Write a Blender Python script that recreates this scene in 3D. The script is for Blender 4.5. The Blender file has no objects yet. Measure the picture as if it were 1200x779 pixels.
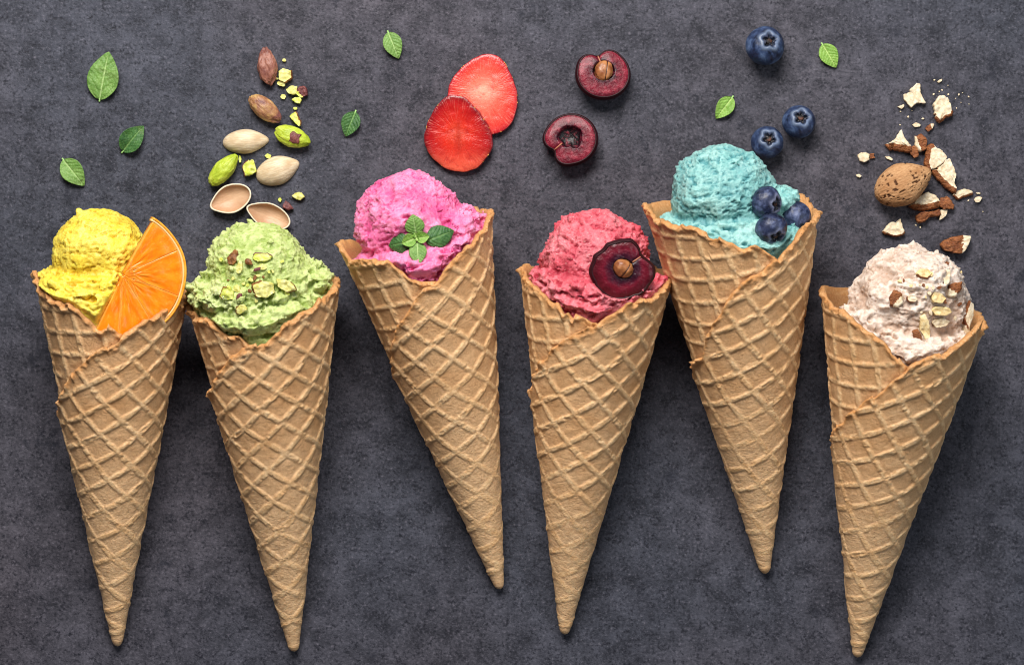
import bpy, bmesh, math, random
import numpy as np
from mathutils import Vector, Matrix, Euler

random.seed(7)
rng = np.random.default_rng(11)
sc = bpy.context.scene
C = sc.collection
S = 0.00035            # one millimetre-ish working unit (0.35 mm) in metres
H = 3200.0             # camera height above the table in working units
W0, H0 = 1200.0, 779.0
R = math.radians

# ------------------------------------------------------------------ camera
cam_d = bpy.data.cameras.new('camera'); cam = bpy.data.objects.new('camera', cam_d); C.objects.link(cam)
cam.location = (0, 0, H * S)
cam_d.sensor_width = 36.0; cam_d.lens = 36.0 * H / W0
cam_d.clip_start = 0.01; cam_d.clip_end = 50
sc.camera = cam

# ------------------------------------------------------------------ world, lamps, exposure
wd = bpy.data.worlds.new("World"); sc.world = wd; wd.use_nodes = True
wd.node_tree.nodes['Background'].inputs[0].default_value = (0.85, 0.88, 1.0, 1)
wd.node_tree.nodes['Background'].inputs[1].default_value = 0.12
def area(name, loc, target, size, power, col, sy=None):
    l = bpy.data.lights.new(name, 'AREA'); l.shape = 'RECTANGLE'; l.size = size; l.size_y = sy or size
    l.energy = power; l.color = col
    o = bpy.data.objects.new(name, l); C.objects.link(o); o.location = loc
    o.rotation_euler = (Vector(target) - Vector(loc)).to_track_quat('-Z', 'Y').to_euler()
    return o
area('window_light', (-0.10, 0.66, 0.72), (0, 0.02, 0), 0.56, 16.6, (1.0, 0.965, 0.93), 0.40)
area('side_fill', (0.80, 0.05, 0.75), (0, 0, 0), 0.5, 2.2, (0.86, 0.95, 1.0))  # weak cool fill lamp added to soften the shade; no reflector stands there
sc.view_settings.view_transform = 'Standard'; sc.view_settings.look = 'None'
sc.view_settings.exposure = 0.0; sc.view_settings.gamma = 1.0
sc.view_settings.use_curve_mapping = False
sc.render.engine = 'CYCLES'
sc.cycles.filter_width = 1.1

# ------------------------------------------------------------------ numeric helpers
def P(x, y, z=0.0):
    """table position (working units) of a point at height z"""
    k = 1.0 - z / H
    return np.array([(x - 600.0) * k, (389.5 - y) * k, z])
def lin(h):
    h = h.lstrip('#'); v = [int(h[i:i+2], 16) / 255 for i in (0, 2, 4)]
    return tuple((c / 12.92 if c <= .04045 else ((c + .055) / 1.055) ** 2.4) for c in v) + (1,)
def _hash(ix, iy, iz, seed):
    h = (ix.astype(np.int64) * 374761393 + iy.astype(np.int64) * 668265263 + iz.astype(np.int64) * 2147483647 + seed * 1274126177) & 0xffffffff
    h = ((h ^ (h >> 13)) * 1274126177) & 0xffffffff
    h = ((h ^ (h >> 16)) * 2246822519) & 0xffffffff
    return (h ^ (h >> 15)) & 0xffffffff
def hf(ix, iy, iz, seed): return _hash(ix, iy, iz, seed) / 4294967295.0
def vnoise(p, seed=0):
    p = np.asarray(p, float); i = np.floor(p).astype(np.int64); f = p - i; f = f * f * f * (f * (f * 6 - 15) + 10)
    out = 0
    for dx in (0, 1):
        for dy in (0, 1):
            for dz in (0, 1):
                w = (f[:, 0] if dx else 1 - f[:, 0]) * (f[:, 1] if dy else 1 - f[:, 1]) * (f[:, 2] if dz else 1 - f[:, 2])
                out = out + w * hf(i[:, 0] + dx, i[:, 1] + dy, i[:, 2] + dz, seed)
    return out * 2 - 1
def fbm(p, octv=4, seed=0, gain=.5):
    a, s, t = 1.0, 0, 0
    for k in range(octv):
        s = s + a * vnoise(p * 2.03 ** k + 17.3 * k, seed + k); t += a; a *= gain
    return s / t * 1.5
def worley(p, seed=0):
    i = np.floor(p).astype(np.int64); d1 = np.full(len(p), 9.0)
    for dx in (-1, 0, 1):
        for dy in (-1, 0, 1):
            for dz in (-1, 0, 1):
                c = i + np.array([dx, dy, dz])
                q = np.stack([c[:, 0] + hf(c[:, 0], c[:, 1], c[:, 2], seed), c[:, 1] + hf(c[:, 0], c[:, 1], c[:, 2], seed + 91), c[:, 2] + hf(c[:, 0], c[:, 1], c[:, 2], seed + 57)], 1)
                d = np.sqrt(((q - p) ** 2).sum(1)); d1 = np.minimum(d1, d)
    return d1
def sstep(a, b, x):
    t = np.clip((x - a) / (b - a), 0, 1); return t * t * (3 - 2 * t)
_ico = {}
def ico(n):
    if n not in _ico:
        bm = bmesh.new(); bmesh.ops.create_icosphere(bm, subdivisions=n, radius=1.0)
        bm.verts.ensure_lookup_table()
        _ico[n] = (np.array([v.co[:] for v in bm.verts]), [[v.index for v in f.verts] for f in bm.faces]); bm.free()
    return _ico[n][0].copy(), _ico[n][1]
def grid_faces(nr, nc, wrap=False, off=0, flip=False):
    m = nc if wrap else nc - 1
    r, c = np.meshgrid(np.arange(nr - 1), np.arange(m), indexing='ij'); c2 = (c + 1) % nc
    f = np.stack([off + r * nc + c, off + r * nc + c2, off + (r + 1) * nc + c2, off + (r + 1) * nc + c], -1).reshape(-1, 4)
    if flip: f = f[:, ::-1]
    return f.tolist()

# ------------------------------------------------------------------ object helpers
def mesh_obj(name, v, f, mat, parent=None, loc=(0, 0, 0), attrs=None, smooth=True, fmat=None):
    me = bpy.data.meshes.new(name)
    me.from_pydata((np.asarray(v, float) * S).tolist(), [], f)
    if attrs:
        for k, a in attrs.items():
            a = np.asarray(a, np.float32)
            if a.ndim == 1:
                at = me.attributes.new(k, 'FLOAT', 'POINT'); at.data.foreach_set('value', a)
            else:
                at = me.attributes.new(k, 'FLOAT_VECTOR', 'POINT'); at.data.foreach_set('vector', a.ravel())
    mats = mat if isinstance(mat, (list, tuple)) else [mat]
    for m in mats: me.materials.append(m)
    if fmat is not None: me.polygons.foreach_set('material_index', np.asarray(fmat, np.int32))
    me.polygons.foreach_set('use_smooth', np.full(len(me.polygons), smooth))
    me.validate(); me.update()
    o = bpy.data.objects.new(name, me); C.objects.link(o)
    o.location = tuple(np.asarray(loc, float) * S)
    if parent: o.parent = parent
    return o
def tag(o, label, cat, group=None):
    o['label'] = label; o['category'] = cat
    if group: o['group'] = group
    return o
def thing(name, label, cat, loc, rot=None, group=None):
    o = bpy.data.objects.new(name, None); C.objects.link(o); o.empty_display_size = .01
    o.location = tuple(np.asarray(loc, float) * S)
    if rot is not None: o.rotation_euler = rot if isinstance(rot, Euler) else Euler(rot)
    return tag(o, label, cat, group)
def aim(d, spin=0.0):
    """rotation that turns local +z to direction d"""
    q = Vector((0, 0, 1)).rotation_difference(Vector(d).normalized())
    return (q @ Euler((0, 0, spin)).to_quaternion()).to_euler()

# ------------------------------------------------------------------ material helpers
class M:
    def __init__(s, name, rough=.6, sss=0, sssr=(1, .5, .3), sscale=.002, spec=.5, coat=0):
        s.m = bpy.data.materials.new(name); s.m.use_nodes = True; s.t = s.m.node_tree
        s.b = s.t.nodes['Principled BSDF']; s.b.inputs['Roughness'].default_value = rough
        s.b.inputs['Subsurface Weight'].default_value = sss; s.b.inputs['Subsurface Radius'].default_value = sssr
        s.b.inputs['Subsurface Scale'].default_value = sscale; s.b.inputs['Specular IOR Level'].default_value = spec
        s.b.inputs['Coat Weight'].default_value = coat; s.b.inputs['Coat Roughness'].default_value = .15
        s.tc = s.t.nodes.new('ShaderNodeTexCoord').outputs['Object']
    def n(s, ty): return s.t.nodes.new(ty)
    def l(s, a, b): s.t.links.new(a, b)
    def attr(s, name, vec=False):
        a = s.n('ShaderNodeAttribute'); a.attribute_name = name; return a.outputs['Vector' if vec else 'Fac']
    def noise(s, scale, detail=3, rough=.5, vec=None, stretch=None, dist=0):
        nd = s.n('ShaderNodeTexNoise'); nd.inputs['Scale'].default_value = scale; nd.inputs['Detail'].default_value = detail
        nd.inputs['Roughness'].default_value = rough; nd.inputs['Distortion'].default_value = dist
        v = vec or s.tc
        if stretch:
            mp = s.n('ShaderNodeMapping'); mp.inputs['Scale'].default_value = stretch; s.l(v, mp.inputs[0]); v = mp.outputs[0]
        s.l(v, nd.inputs['Vector']); return nd.outputs['Fac']
    def vor(s, scale, feature='F1', vec=None, rnd=1):
        nd = s.n('ShaderNodeTexVoronoi'); nd.feature = feature; nd.inputs['Scale'].default_value = scale
        nd.inputs['Randomness'].default_value = rnd; s.l(vec or s.tc, nd.inputs['Vector']); return nd.outputs['Distance']
    def ramp(s, fac, stops):
        r = s.n('ShaderNodeValToRGB'); e = r.color_ramp.elements
        while len(e) < len(stops): e.new(.5)
        for k, (p, c) in enumerate(stops):
            e[k].position = p; e[k].color = c if not isinstance(c, (int, float)) else (c, c, c, 1)
        s.l(fac, r.inputs[0]); return r.outputs[0]
    def mix(s, fac, a, b, mode='MIX'):
        m = s.n('ShaderNodeMix'); m.data_type = 'RGBA'; m.blend_type = mode
        for inp, v in ((m.inputs[0], fac), (m.inputs[6], a), (m.inputs[7], b)):
            if isinstance(v, (int, float)) and inp is m.inputs[0]: inp.default_value = v
            elif isinstance(v, tuple): inp.default_value = v
            else: s.l(v, inp)
        return m.outputs[2]
    def math(s, op, a, b=None):
        m = s.n('ShaderNodeMath'); m.operation = op
        for k, v in enumerate((a, b)):
            if v is None: continue
            if isinstance(v, (int, float)): m.inputs[k].default_value = v
            else: s.l(v, m.inputs[k])
        return m.outputs[0]
    def color(s, c):
        if isinstance(c, tuple): s.b.inputs['Base Color'].default_value = c
        else: s.l(c, s.b.inputs['Base Color'])
        return s
    def rough(s, r): s.l(r, s.b.inputs['Roughness']); return s
    def bump(s, h, dist, strength=1.0):
        b = s.n('ShaderNodeBump'); b.inputs['Distance'].default_value = dist; b.inputs['Strength'].default_value = strength
        s.l(h, b.inputs['Height'])
        cur = s.b.inputs['Normal']
        if cur.is_linked: s.l(cur.links[0].from_socket, b.inputs['Normal'])
        s.l(b.outputs[0], cur); return s

# ------------------------------------------------------------------ table top
def make_table():
    m = M('dark_stone', rough=.62, spec=.22)
    fine = m.noise(820, 4, .65); mid = m.noise(230, 6, .72, dist=.3); big = m.noise(15, 5, .6); tone = m.noise(5.5, 2, .5)
    mott = m.math('ADD', m.math('MULTIPLY', m.noise(95, 8, .78, dist=.3), .7), m.math('MULTIPLY', fine, .3))
    light = m.mix(m.ramp(tone, [(.38, 0.0), (.62, 1.0)]), lin('#58545c'), lin('#4e505b'))
    dark = m.mix(m.ramp(tone, [(.38, 0.0), (.62, 1.0)]), lin('#27262d'), lin('#23252d'))
    mt = m.math('ADD', mott, m.math('MULTIPLY', m.math('SUBTRACT', big, .5), .18))
    base = m.mix(m.ramp(mt, [(.38, 0.0), (.62, 1.0)]), dark, light)
    base = m.mix(m.ramp(m.math('ADD', m.math('MULTIPLY', fine, .5), m.math('MULTIPLY', mid, .5)), [(.38, .9), (.48, 0.0)]), base, lin('#1a1b24'))
    base = m.mix(m.ramp(fine, [(.58, 0.0), (.72, .5)]), base, lin('#77727c'))
    base = m.mix(m.ramp(m.noise(60, 7, .8, dist=.2), [(.57, 0.0), (.66, .75)]), base, lin('#20222c'))
    m.color(base); m.rough(m.ramp(mid, [(.3, .5), (.7, .74)]))
    m.bump(mid, .0005, .5); m.bump(fine, .0004, .7)
    L = 1.3 / S; n = 2
    v = [(-L, -L, 0), (L, -L, 0), (L, L, 0), (-L, L, 0), (-L, -L, -60), (L, -L, -60), (L, L, -60), (-L, L, -60)]
    f = [(0, 1, 2, 3), (4, 7, 6, 5), (0, 4, 5, 1), (1, 5, 6, 2), (2, 6, 7, 3), (3, 7, 4, 0)]
    o = mesh_obj('table_top', v, f, m.m, smooth=False); o['kind'] = 'structure'
make_table()

# ------------------------------------------------------------------ waffle cones
def waffle_mat():
    m = M('baked_waffle', rough=.62, sss=.12, sssr=(1, .55, .3), sscale=.0012, spec=.35)
    ridge = m.attr('ridge'); toast = m.attr('toast'); sheet = m.attr('sheet', True)
    n1 = m.noise(.035, 4, .6, vec=sheet); n2 = m.noise(.35, 4, .65, vec=sheet); n3 = m.noise(1.1, 2, .5, vec=sheet)
    pocket = m.mix(m.ramp(n1, [(.35, 0.0), (.65, 1.0)]), lin('#d19f6c'), lin('#e1b585'))
    pocket = m.mix(m.attr('bake'), lin('#e2bb8e'), pocket)
    pocket = m.mix(m.ramp(n2, [(.3, .55), (.62, 0.0)]), pocket, lin('#b07e4e'))
    rid = m.mix(m.ramp(n1, [(.35, 0.0), (.65, 1.0)]), lin('#e4b985'), lin('#edca9b'))
    rid = m.mix(m.ramp(n2, [(.35, .6), (.6, 0.0)]), rid, lin('#cb965f'))
    tn = m.math('ADD', ridge, m.math('MULTIPLY', m.math('SUBTRACT', n2, .5), .5))
    col = m.mix(m.ramp(tn, [(.15, 0.0), (.8, 1.0)]), pocket, rid)
    col = m.mix(m.math('MULTIPLY', toast, m.ramp(n2, [(.3, 1.0), (.7, .35)])), col, lin('#c98a4c'))
    # small burnt pits in the batter
    v1 = m.vor(.23, vec=sheet); pit = m.ramp(v1, [(.05, 1.0), (.13, 0.0)])
    sel = m.ramp(m.noise(.06, 3, .6, vec=sheet), [(.50, 0.0), (.58, 1.0)])
    pitm = m.math('MULTIPLY', pit, sel)
    col = m.mix(m.math('MULTIPLY', pitm, .85), col, lin('#7a4318'))
    m.color(col)
    m.bump(n2, .0009, .55); m.bump(n3, .0004, .5); m.bump(m.math('SUBTRACT', 1.0, pitm), .0009, .8)
    return m.m
WAFFLE = waffle_mat()
TH = 5.6
def layer_off(s, u=400.0): return np.maximum(TH * (60.0 - np.asarray(s, float)) / 360.0, 0) * (.30 + .70 * np.clip(np.asarray(u, float) / 330, 0, 1))

class Cone: pass
cones = []
def make_cone(idx, tip, L, Rr, A, B, delta, label, group='filled waffle cones in a row'):
    k = Cone(); r0 = 3.4; HZ = r0 + 4.5
    ta = 0.2
    for it in range(8):
        al = math.atan(ta)
        T = P(*tip, HZ)
        def uv(pt, g):
            z = HZ; q = None
            for _ in range(4):
                q = P(*pt, z) - T; p = q[0] * math.cos(g) + q[1] * math.sin(g); z = HZ + p * math.tan(al)
            return p / math.cos(al), q[0] * math.sin(g) - q[1] * math.cos(g)   # along, right-hand lateral (positive = right when pointing up)
        lo, hi = R(60), R(120)
        for _ in range(40):
            g = (lo + hi) / 2
            uL, vL = uv(L, g); uR, vR = uv(Rr, g)
            a = (-vL - r0 - 2) / uL; b = (vR - r0 - 4.6) / uR
            if a > b: lo = g      # axis must turn left
            else: hi = g
        ta = (a + b) / 2
    # derived frame
    U = np.array([math.cos(g) * math.cos(al), math.sin(g) * math.cos(al), math.sin(al)])
    V = np.array([math.sin(g), -math.cos(g), 0.0]); Wv = np.cross(V, U); Wv = Wv if Wv[2] > 0 else -Wv
    k.T, k.U, k.V, k.W, k.ta, k.al, k.r0, k.g = T, U, V, Wv, ta, al, r0, g
    cam_p = np.array([0, 0, H])
    def hit(pt, off):
        Q = P(*pt, 0); d = Q - cam_p
        zs = np.linspace(260, 0, 1600); tt = (H - zs) / H
        X = cam_p + np.outer(tt, d) - T
        u, v, w = X @ U, X @ V, X @ Wv
        f = np.hypot(v, w) - (r0 + off + u * ta)
        i = np.where(f < 0)[0]; i = i[0] if len(i) else int(np.argmin(f))
        return u[i], math.degrees(math.atan2(v[i], w[i]))
    ctl = []
    a_pts = [hit(p, 1.5) for p in A]; b_pts = [hit(p, 6.5) for p in B]
    a_pts[0] = (a_pts[0][0], min(a_pts[0][1], -80))
    a_pts.sort(key=lambda q: -q[1])
    ctl.append((80, a_pts[0][0] - 30)); 
    ctl += [(q[1], q[0]) for q in a_pts]
    b_pts.sort(key=lambda q: -q[1])
    uA, uB = a_pts[-1][0], b_pts[0][0]
    ctl.append((-130, max(uA, uB) * .975)); ctl.append((-180, max(uA, uB) * .955)); ctl.append((-230, (max(uA, uB) + uB) / 2))
    ctl += [(min(q[1], 88) - 360, q[0]) for q in b_pts]
    ctl.sort(key=lambda q: -q[0])
    lst = ctl[-1]; slope = 1.6
    if lst[0] > -450: ctl.append((-452, lst[1] - 22))
    ctl.append((-560, max(ctl[-1][1] - 190, 60)))
    cs = np.array([c[0] for c in ctl], float)[::-1]; cu = np.array([c[1] for c in ctl])[::-1]
    k.edge = lambda s: np.interp(s, cs, cu)
    # columns
    cols = np.concatenate([np.arange(80, -112, -1.1), np.arange(-112, -250, -4.0), np.arange(-250, -476, -1.0), np.arange(-476, -561, -4.0)])
    nc = len(cols)
    ed = k.edge(cols)
    sa = math.sin(al)
    arc = np.radians(cols) * ta * 380
    z0 = np.zeros(nc) + idx * 13.7
    j = fbm(np.stack([arc / 15, z0, z0], 1), 3, 5) * 4.0 + fbm(np.stack([arc / 4.5, z0, z0], 1), 2, 9) * 1.5
    # bitten notches where a pocket broke away
    nt = vnoise(np.stack([arc / 13, z0 + 5, z0], 1), 33); j -= sstep(.30, .42, nt) * 5.5; j = j * np.where((cols < -112) & (cols > -245), .5, 1)
    sl = np.abs(np.gradient(k.edge(cols), arc)); lumpk = 1 / (1 + (sl * .9) ** 2); j = j / np.sqrt(1 + (sl * 1.3) ** 2)
    ed = ed + j
    nr = 290; q = np.linspace(0, 1, nr) ** 0.93
    umin = -2.0
    uu = umin + np.outer(q, ed - umin); ss = np.broadcast_to(cols, uu.shape)
    def height(u, s, e):
        phi = np.radians(s) * sa; rho = u / math.cos(al)
        X, Y = rho * np.cos(phi), rho * np.sin(phi)
        n0 = np.stack([X.ravel() / 46, Y.ravel() / 46, np.full(X.size, idx * 9.1)], 1)
        wx = vnoise(n0, 3).reshape(X.shape) * 2.2; wy = vnoise(n0 + 40, 4).reshape(X.shape) * 2.2
        dl = R(delta); xr = X * math.cos(dl) + Y * math.sin(dl) + wx; yr = -X * math.sin(dl) + Y * math.cos(dl) + wy
        sp = 26.6
        d1 = np.abs((xr / sp + .37 * idx) % 1 - .5) * sp; d2 = np.abs((yr / sp + .61 * idx) % 1 - .5) * sp
        nf = fbm(np.stack([X.ravel() / 7, Y.ravel() / 7, np.full(X.size, idx * 3.3)], 1), 3, 12).reshape(X.shape)
        w_ = .9 * nf
        g1 = 1 - sstep(1.7, 3.7 , d1 + w_); g2 = 1 - sstep(1.9, 4.0, d2 + w_)
        g2h = g2 * (1 - .35 * (1 - sstep(3, 7, d1)))
        hh = np.maximum(g1 * .82, g2h)
        # pressed dents on the crest of some ridges
        dent = sstep(.28, .6, fbm(np.stack([xr.ravel() / 9, yr.ravel() / 5, np.full(X.size, 7.7)], 1), 2, 77).reshape(X.shape)) * hh
        worn = .55 + .45 * sstep(80, 330, u) 
        worn = worn * (1 - .45 * sstep(.1, .6, vnoise(np.stack([X.ravel() / 60, Y.ravel() / 60, np.full(X.size, idx + .5)], 1), 21).reshape(X.shape)) * (1 - sstep(200, 330, u)))
        de = e - u
        lump = (1 - sstep(2, 12, de)) * np.clip(.6 + 1.4 * fbm(np.stack([X.ravel() / 5.5, Y.ravel() / 5.5, np.full(X.size, idx * 2.3)], 1), 2, 55).reshape(X.shape), 0, 2.0)
        h = 2.1 * hh * worn + .38 * nf - 1.3 * dent * worn + 2.8 * lump * sstep(30, 90, u) * lumpk[None, :]
        toast = np.clip((1 - sstep(1, 12, de)) * 1.0 + .25 * dent, 0, 1)
        bake = sstep(90, 330, u + 60 * vnoise(np.stack([X.ravel() / 80, Y.ravel() / 80, np.full(X.size, idx + 3.5)], 1), 25).reshape(X.shape))
        return h, hh * (.65 + .35 * worn), toast, X, Y, bake
    h, rg, toast, X, Y, bake = height(uu, ss, np.broadcast_to(ed, uu.shape))
    fcap = np.sqrt(np.clip(1 - (np.clip(5 - uu, 0, 7) / 7) ** 2, 0, 1))
    wob = .5 * vnoise(np.stack([uu.ravel() / 60, np.radians(ss).ravel() * 1.5, np.full(uu.size, idx * 5.)], 1), 8).reshape(uu.shape)
    base = (r0 + uu * ta + layer_off(ss, uu) + wob * sstep(20, 100, uu))
    thick = 3.6
    Ro = (base + h * np.minimum(fcap + .1, 1)) * fcap
    # soften the outer lip of the cut edge
    lip = 1.5 * (1 - sstep(0, 2.6, ed[None, :] - uu)) * sstep(30, 90, uu)
    Ro = Ro - lip
    th_ = np.radians(ss)
    outer = np.stack([uu, Ro * np.sin(th_), Ro * np.cos(th_)], -1).reshape(-1, 3)
    ni = 34; qi = np.linspace(1, 0, ni) ** 0.9
    ui = umin + np.outer(qi, ed - umin); si = np.broadcast_to(cols, ui.shape)
    fi = np.sqrt(np.clip(1 - (np.clip(5 - ui, 0, 7) / 7) ** 2, 0, 1))
    Ri = np.maximum((r0 + ui * ta + layer_off(si, ui) - thick) * fi, 0.2); ti = np.radians(si)
    inner = np.stack([ui, Ri * np.sin(ti), Ri * np.cos(ti)], -1).reshape(-1, 3)
    v = np.concatenate([outer, inner])
    f = grid_faces(nr, nc) + grid_faces(ni, nc, off=nr * nc)
    last = (nr - 1) * nc; ioff = nr * nc
    for c in range(nc - 1): f.append([last + c, last + c + 1, ioff + c + 1, ioff + c])
    for side, cc in ((0, 0), (1, nc - 1)):        # close the two cut ends of the rolled sheet
        for r_ in range(ni - 1):
            o1 = int(round((nr - 1) * (1 - r_ / (ni - 1)))); o2 = int(round((nr - 1) * (1 - (r_ + 1) / (ni - 1))))
            f.append([o1 * nc + cc, o2 * nc + cc, ioff + (r_ + 1) * nc + cc, ioff + r_ * nc + cc])
    phi = ti * sa; rho = ui / math.cos(al)
    sheet = np.concatenate([np.stack([X.ravel(), Y.ravel(), np.full(X.size, idx * 50.)], 1),
                            np.stack([(rho * np.cos(phi)).ravel(), (rho * np.sin(phi)).ravel(), np.full(ui.size, idx * 50. + 20)], 1)])
    toast_i = (1 - sstep(1, 30, (ed[None, :] - ui))) * .7 + .2
    root = thing('ice_cream_cone', label, 'ice cream cone', T, group=group)
    mt = Matrix([[U[0], V[0], Wv[0]], [U[1], V[1], Wv[1]], [U[2], V[2], Wv[2]]])
    # frame (U,V,W) is left handed when V points right: build in world-aligned space instead
    F = np.stack([U, V, Wv])
    o = mesh_obj('waffle_wrap', v @ F, f, WAFFLE, root,
                 attrs={'ridge': np.concatenate([rg.ravel(), np.zeros(ui.size) + .25]), 'toast': np.concatenate([toast.ravel(), toast_i.ravel()]), 'sheet': sheet, 'bake': np.concatenate([bake.ravel(), np.full(ui.size, .8)])})
    k.root, k.F = root, F
    cones.append(k); return k

# ------------------------------------------------------------------ ice cream
def cream_mat(name, c1, c2, c3, fleck=None, fine=1.0, sss=.35, rad=(1, .6, .4), sc_=.0022):
    m = M(name, rough=.42, sss=sss, sssr=rad, sscale=sc_, spec=.4)
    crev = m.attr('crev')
    n1 = m.noise(90, 4, .6); n2 = m.noise(420, 4, .65); n3 = m.noise(1100, 3, .6)
    col = m.mix(m.ramp(n1, [(.35, 0.0), (.65, 1.0)]), c1, c2)
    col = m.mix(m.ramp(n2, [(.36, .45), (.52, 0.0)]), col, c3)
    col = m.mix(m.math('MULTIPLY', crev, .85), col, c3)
    if fleck:
        fv = m.ramp(m.noise(650, 2, .5), [(.66, 0.0), (.70, 1.0)]); col = m.mix(m.math('MULTIPLY', fv, fleck[1]), col, fleck[0])
    m.color(col); m.bump(n2, .0005 * fine, .6); m.bump(n3, .0005 * fine, .9)
    return m.m
def ray_ell(d, c, r):
    """farthest hit of rays from the origin along d with an ellipsoid (c, r)"""
    c = np.asarray(c, float); r = np.asarray(r, float)
    dd = d / r; cc = c / r
    a = (dd * dd).sum(1); b = dd @ cc; q = cc @ cc - 1
    D = b * b - a * q; ok = D > 0
    return np.where(ok, (b + np.sqrt(np.maximum(D, 0))) / a, 0) * (.45 + .55 * sstep(0, .42, D / np.maximum(b * b, 1e-6)))
def make_scoop(k, c_px, R0, mat, blobs, seed, dome=(1.2, .9, 1.6), skirt=(4, 3, 2), crumb_all=0.0, low=0.0, pit=1.5, aniso=2.2, press=None, tear_k=.8, lumps=.5, clumps=70, warp=1.0):
    # centre on the cone's axis plane
    cam_p = np.array([0, 0, H]); Q = P(*c_px, 0); d = Q - cam_p
    n = k.W; t = ((k.T - n * low) - cam_p) @ n / (d @ n); X = cam_p + t * d
    c = np.array([(X - k.T) @ k.U, (X - k.T) @ k.V, -low])
    e_r = np.random.default_rng(seed * 7 + 1)
    V_, F_, off_ = [], [], 0
    bv, bf = ico(5); sv_, sf_ = ico(3)
    def ball(cc, rr_, small=False):
        nonlocal off_
        v0, f0 = (sv_, sf_) if small else (bv, bf)
        V_.append(v0 * np.asarray(rr_, float) + np.asarray(cc, float)); F_.extend([[a + off_ for a in q] for q in f0]); off_ += len(v0)
    ball((0, 0, 0), (R0, R0 * 1.02, R0))
    for bc, br in blobs: ball(bc, br)
    for q in range(clumps):                       # torn clumps sitting on the lower mass and along its lip
        bc, br = blobs[e_r.integers(0, len(blobs))]
        d_ = e_r.normal(0, 1, 3); d_[2] = abs(d_[2]) + .15; d_[0] = d_[0] * .8; d_ /= np.linalg.norm(d_)
        ball(np.asarray(bc) + d_ * np.asarray(br) * .97, e_r.uniform(3.5, 9.5, 3), True)
    for q in range(clumps // 8):                  # a few crumbs stuck on the ball itself
        d_ = e_r.normal(0, 1, 3); d_[2] = abs(d_[2]); d_ /= np.linalg.norm(d_)
        ball(d_ * R0 * .99, e_r.uniform(2.5, 6.0, 3), True)
    tm = bpy.data.meshes.new('tmp'); tm.from_pydata(np.concatenate(V_).tolist(), [], F_); to = bpy.data.objects.new('tmp', tm); C.objects.link(to)
    md = to.modifiers.new('r', 'REMESH'); md.mode = 'VOXEL'; md.voxel_size = 1.6
    dg = bpy.context.evaluated_depsgraph_get(); ev = to.evaluated_get(dg); em = ev.to_mesh()
    p0 = np.empty(len(em.vertices) * 3, np.float32); em.vertices.foreach_get('co', p0); p0 = p0.reshape(-1, 3).astype(float)
    f = np.empty(len(em.loops), np.int32); em.loops.foreach_get('vertex_index', f)
    f = f.reshape(-1, 4).tolist() if len(f) == 4 * len(em.polygons) else [list(q.vertices) for q in em.polygons]
    ev.to_mesh_clear(); bpy.data.objects.remove(to); bpy.data.meshes.remove(tm)
    D = p0 / (np.linalg.norm(p0, axis=1)[:, None] + 1e-9)
    p0 = p0 + D * (R0 * .05 * fbm(D * 1.7, 2, seed))[:, None] + np.stack([vnoise(p0 / 14 + seed, 3 + q) for q in range(3)], 1) * 2.2 * warp
    wv2 = fbm(D * 6.5, 3, seed + 4)
    fS = np.full(len(p0), 99.0)
    for bc, br in blobs:
        br = np.asarray(br, float); fS = np.minimum(fS, (np.linalg.norm((p0 - np.asarray(bc)) / br, axis=1) - 1) * br.min())
    rp = np.linalg.norm(p0, axis=1)
    issk = sstep(1, 5, rp - R0)
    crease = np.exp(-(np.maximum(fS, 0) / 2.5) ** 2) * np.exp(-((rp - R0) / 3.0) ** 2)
    seedv = np.array([seed * 3.1, 0, 0])
    def squeeze(p, slack):
        q = p + c
        th = np.degrees(np.arctan2(q[:, 1], q[:, 2]))
        eA = k.edge(np.clip(th, -180, 60)); eB = k.edge(np.where(th > -90, th - 360, th))
        e_ = np.where(th < 60, np.maximum(eA, eB), eB)
        lim = k.r0 + q[:, 0] * k.ta + layer_off(np.where(th < 45, th, th - 360), q[:, 0]) - 4.0 + slack + np.maximum(q[:, 0] - e_, 0) * .75
        rr = np.hypot(q[:, 1], q[:, 2]); lim = np.maximum(lim, 2)
        s_ = np.minimum(1, lim / np.maximum(rr, 1e-6)); q[:, 1] *= s_; q[:, 2] *= s_
        q[:, 0] = np.maximum(q[:, 0], 60)
        return q - c
    p = squeeze(p0, 1.0)
    pa = p * np.array([aniso, 1, 1])
    big = fbm(p / 22 + seedv, 3, seed + 1); med = fbm(pa / 9 + seedv, 3, seed + 2); fin = fbm(p / 3.6 + seedv, 2, seed + 5)
    cr = .55 - worley(p / 9.0 + seedv, seed + 6); cr2 = .5 - worley(p / 4.6 + seedv, seed + 7)
    pits = sstep(.38, .75, fbm(pa / 6.0 + seedv + 9, 2, seed + 8)) + sstep(.45, .8, fbm(pa / 3.4 + seedv + 3, 2, seed + 18)) * .6
    st = fbm(p * np.array([1 / 3.2, 1 / 17, 1 / 17]) + seedv + 61, 3, seed + 38)
    plate = sstep(-.04, .10, fbm(pa / 12 + seedv + 71, 3, seed + 48)) * 1.7 + sstep(.02, .12, fbm(pa / 6 + seedv + 75, 3, seed + 49)) * 1.1
    calm = .25 + .95 * sstep(-.25, .35, fbm(p / 26 + seedv + 81, 2, seed + 58))
    cr, cr2, med = cr * calm, cr2 * calm, med * calm
    tear_k = tear_k * calm
    dd = plate * tear_k + st * 1.3 * tear_k + dome[0] * big + dome[1] * med + .7 * fin - pit * pits
    ds = plate * .9 + skirt[0] * big + skirt[1] * cr * 2 + skirt[2] * cr2 * 2 + .9 * fin + 1.5 * med
    ds_all = crumb_all * (cr * 2.6 + cr2 * 2.2)
    # a few deep tears in the lower mass
    lmp = (.55 - worley(p / 14.0 + seedv, seed + 16)) * 5.5 * lumps
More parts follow.
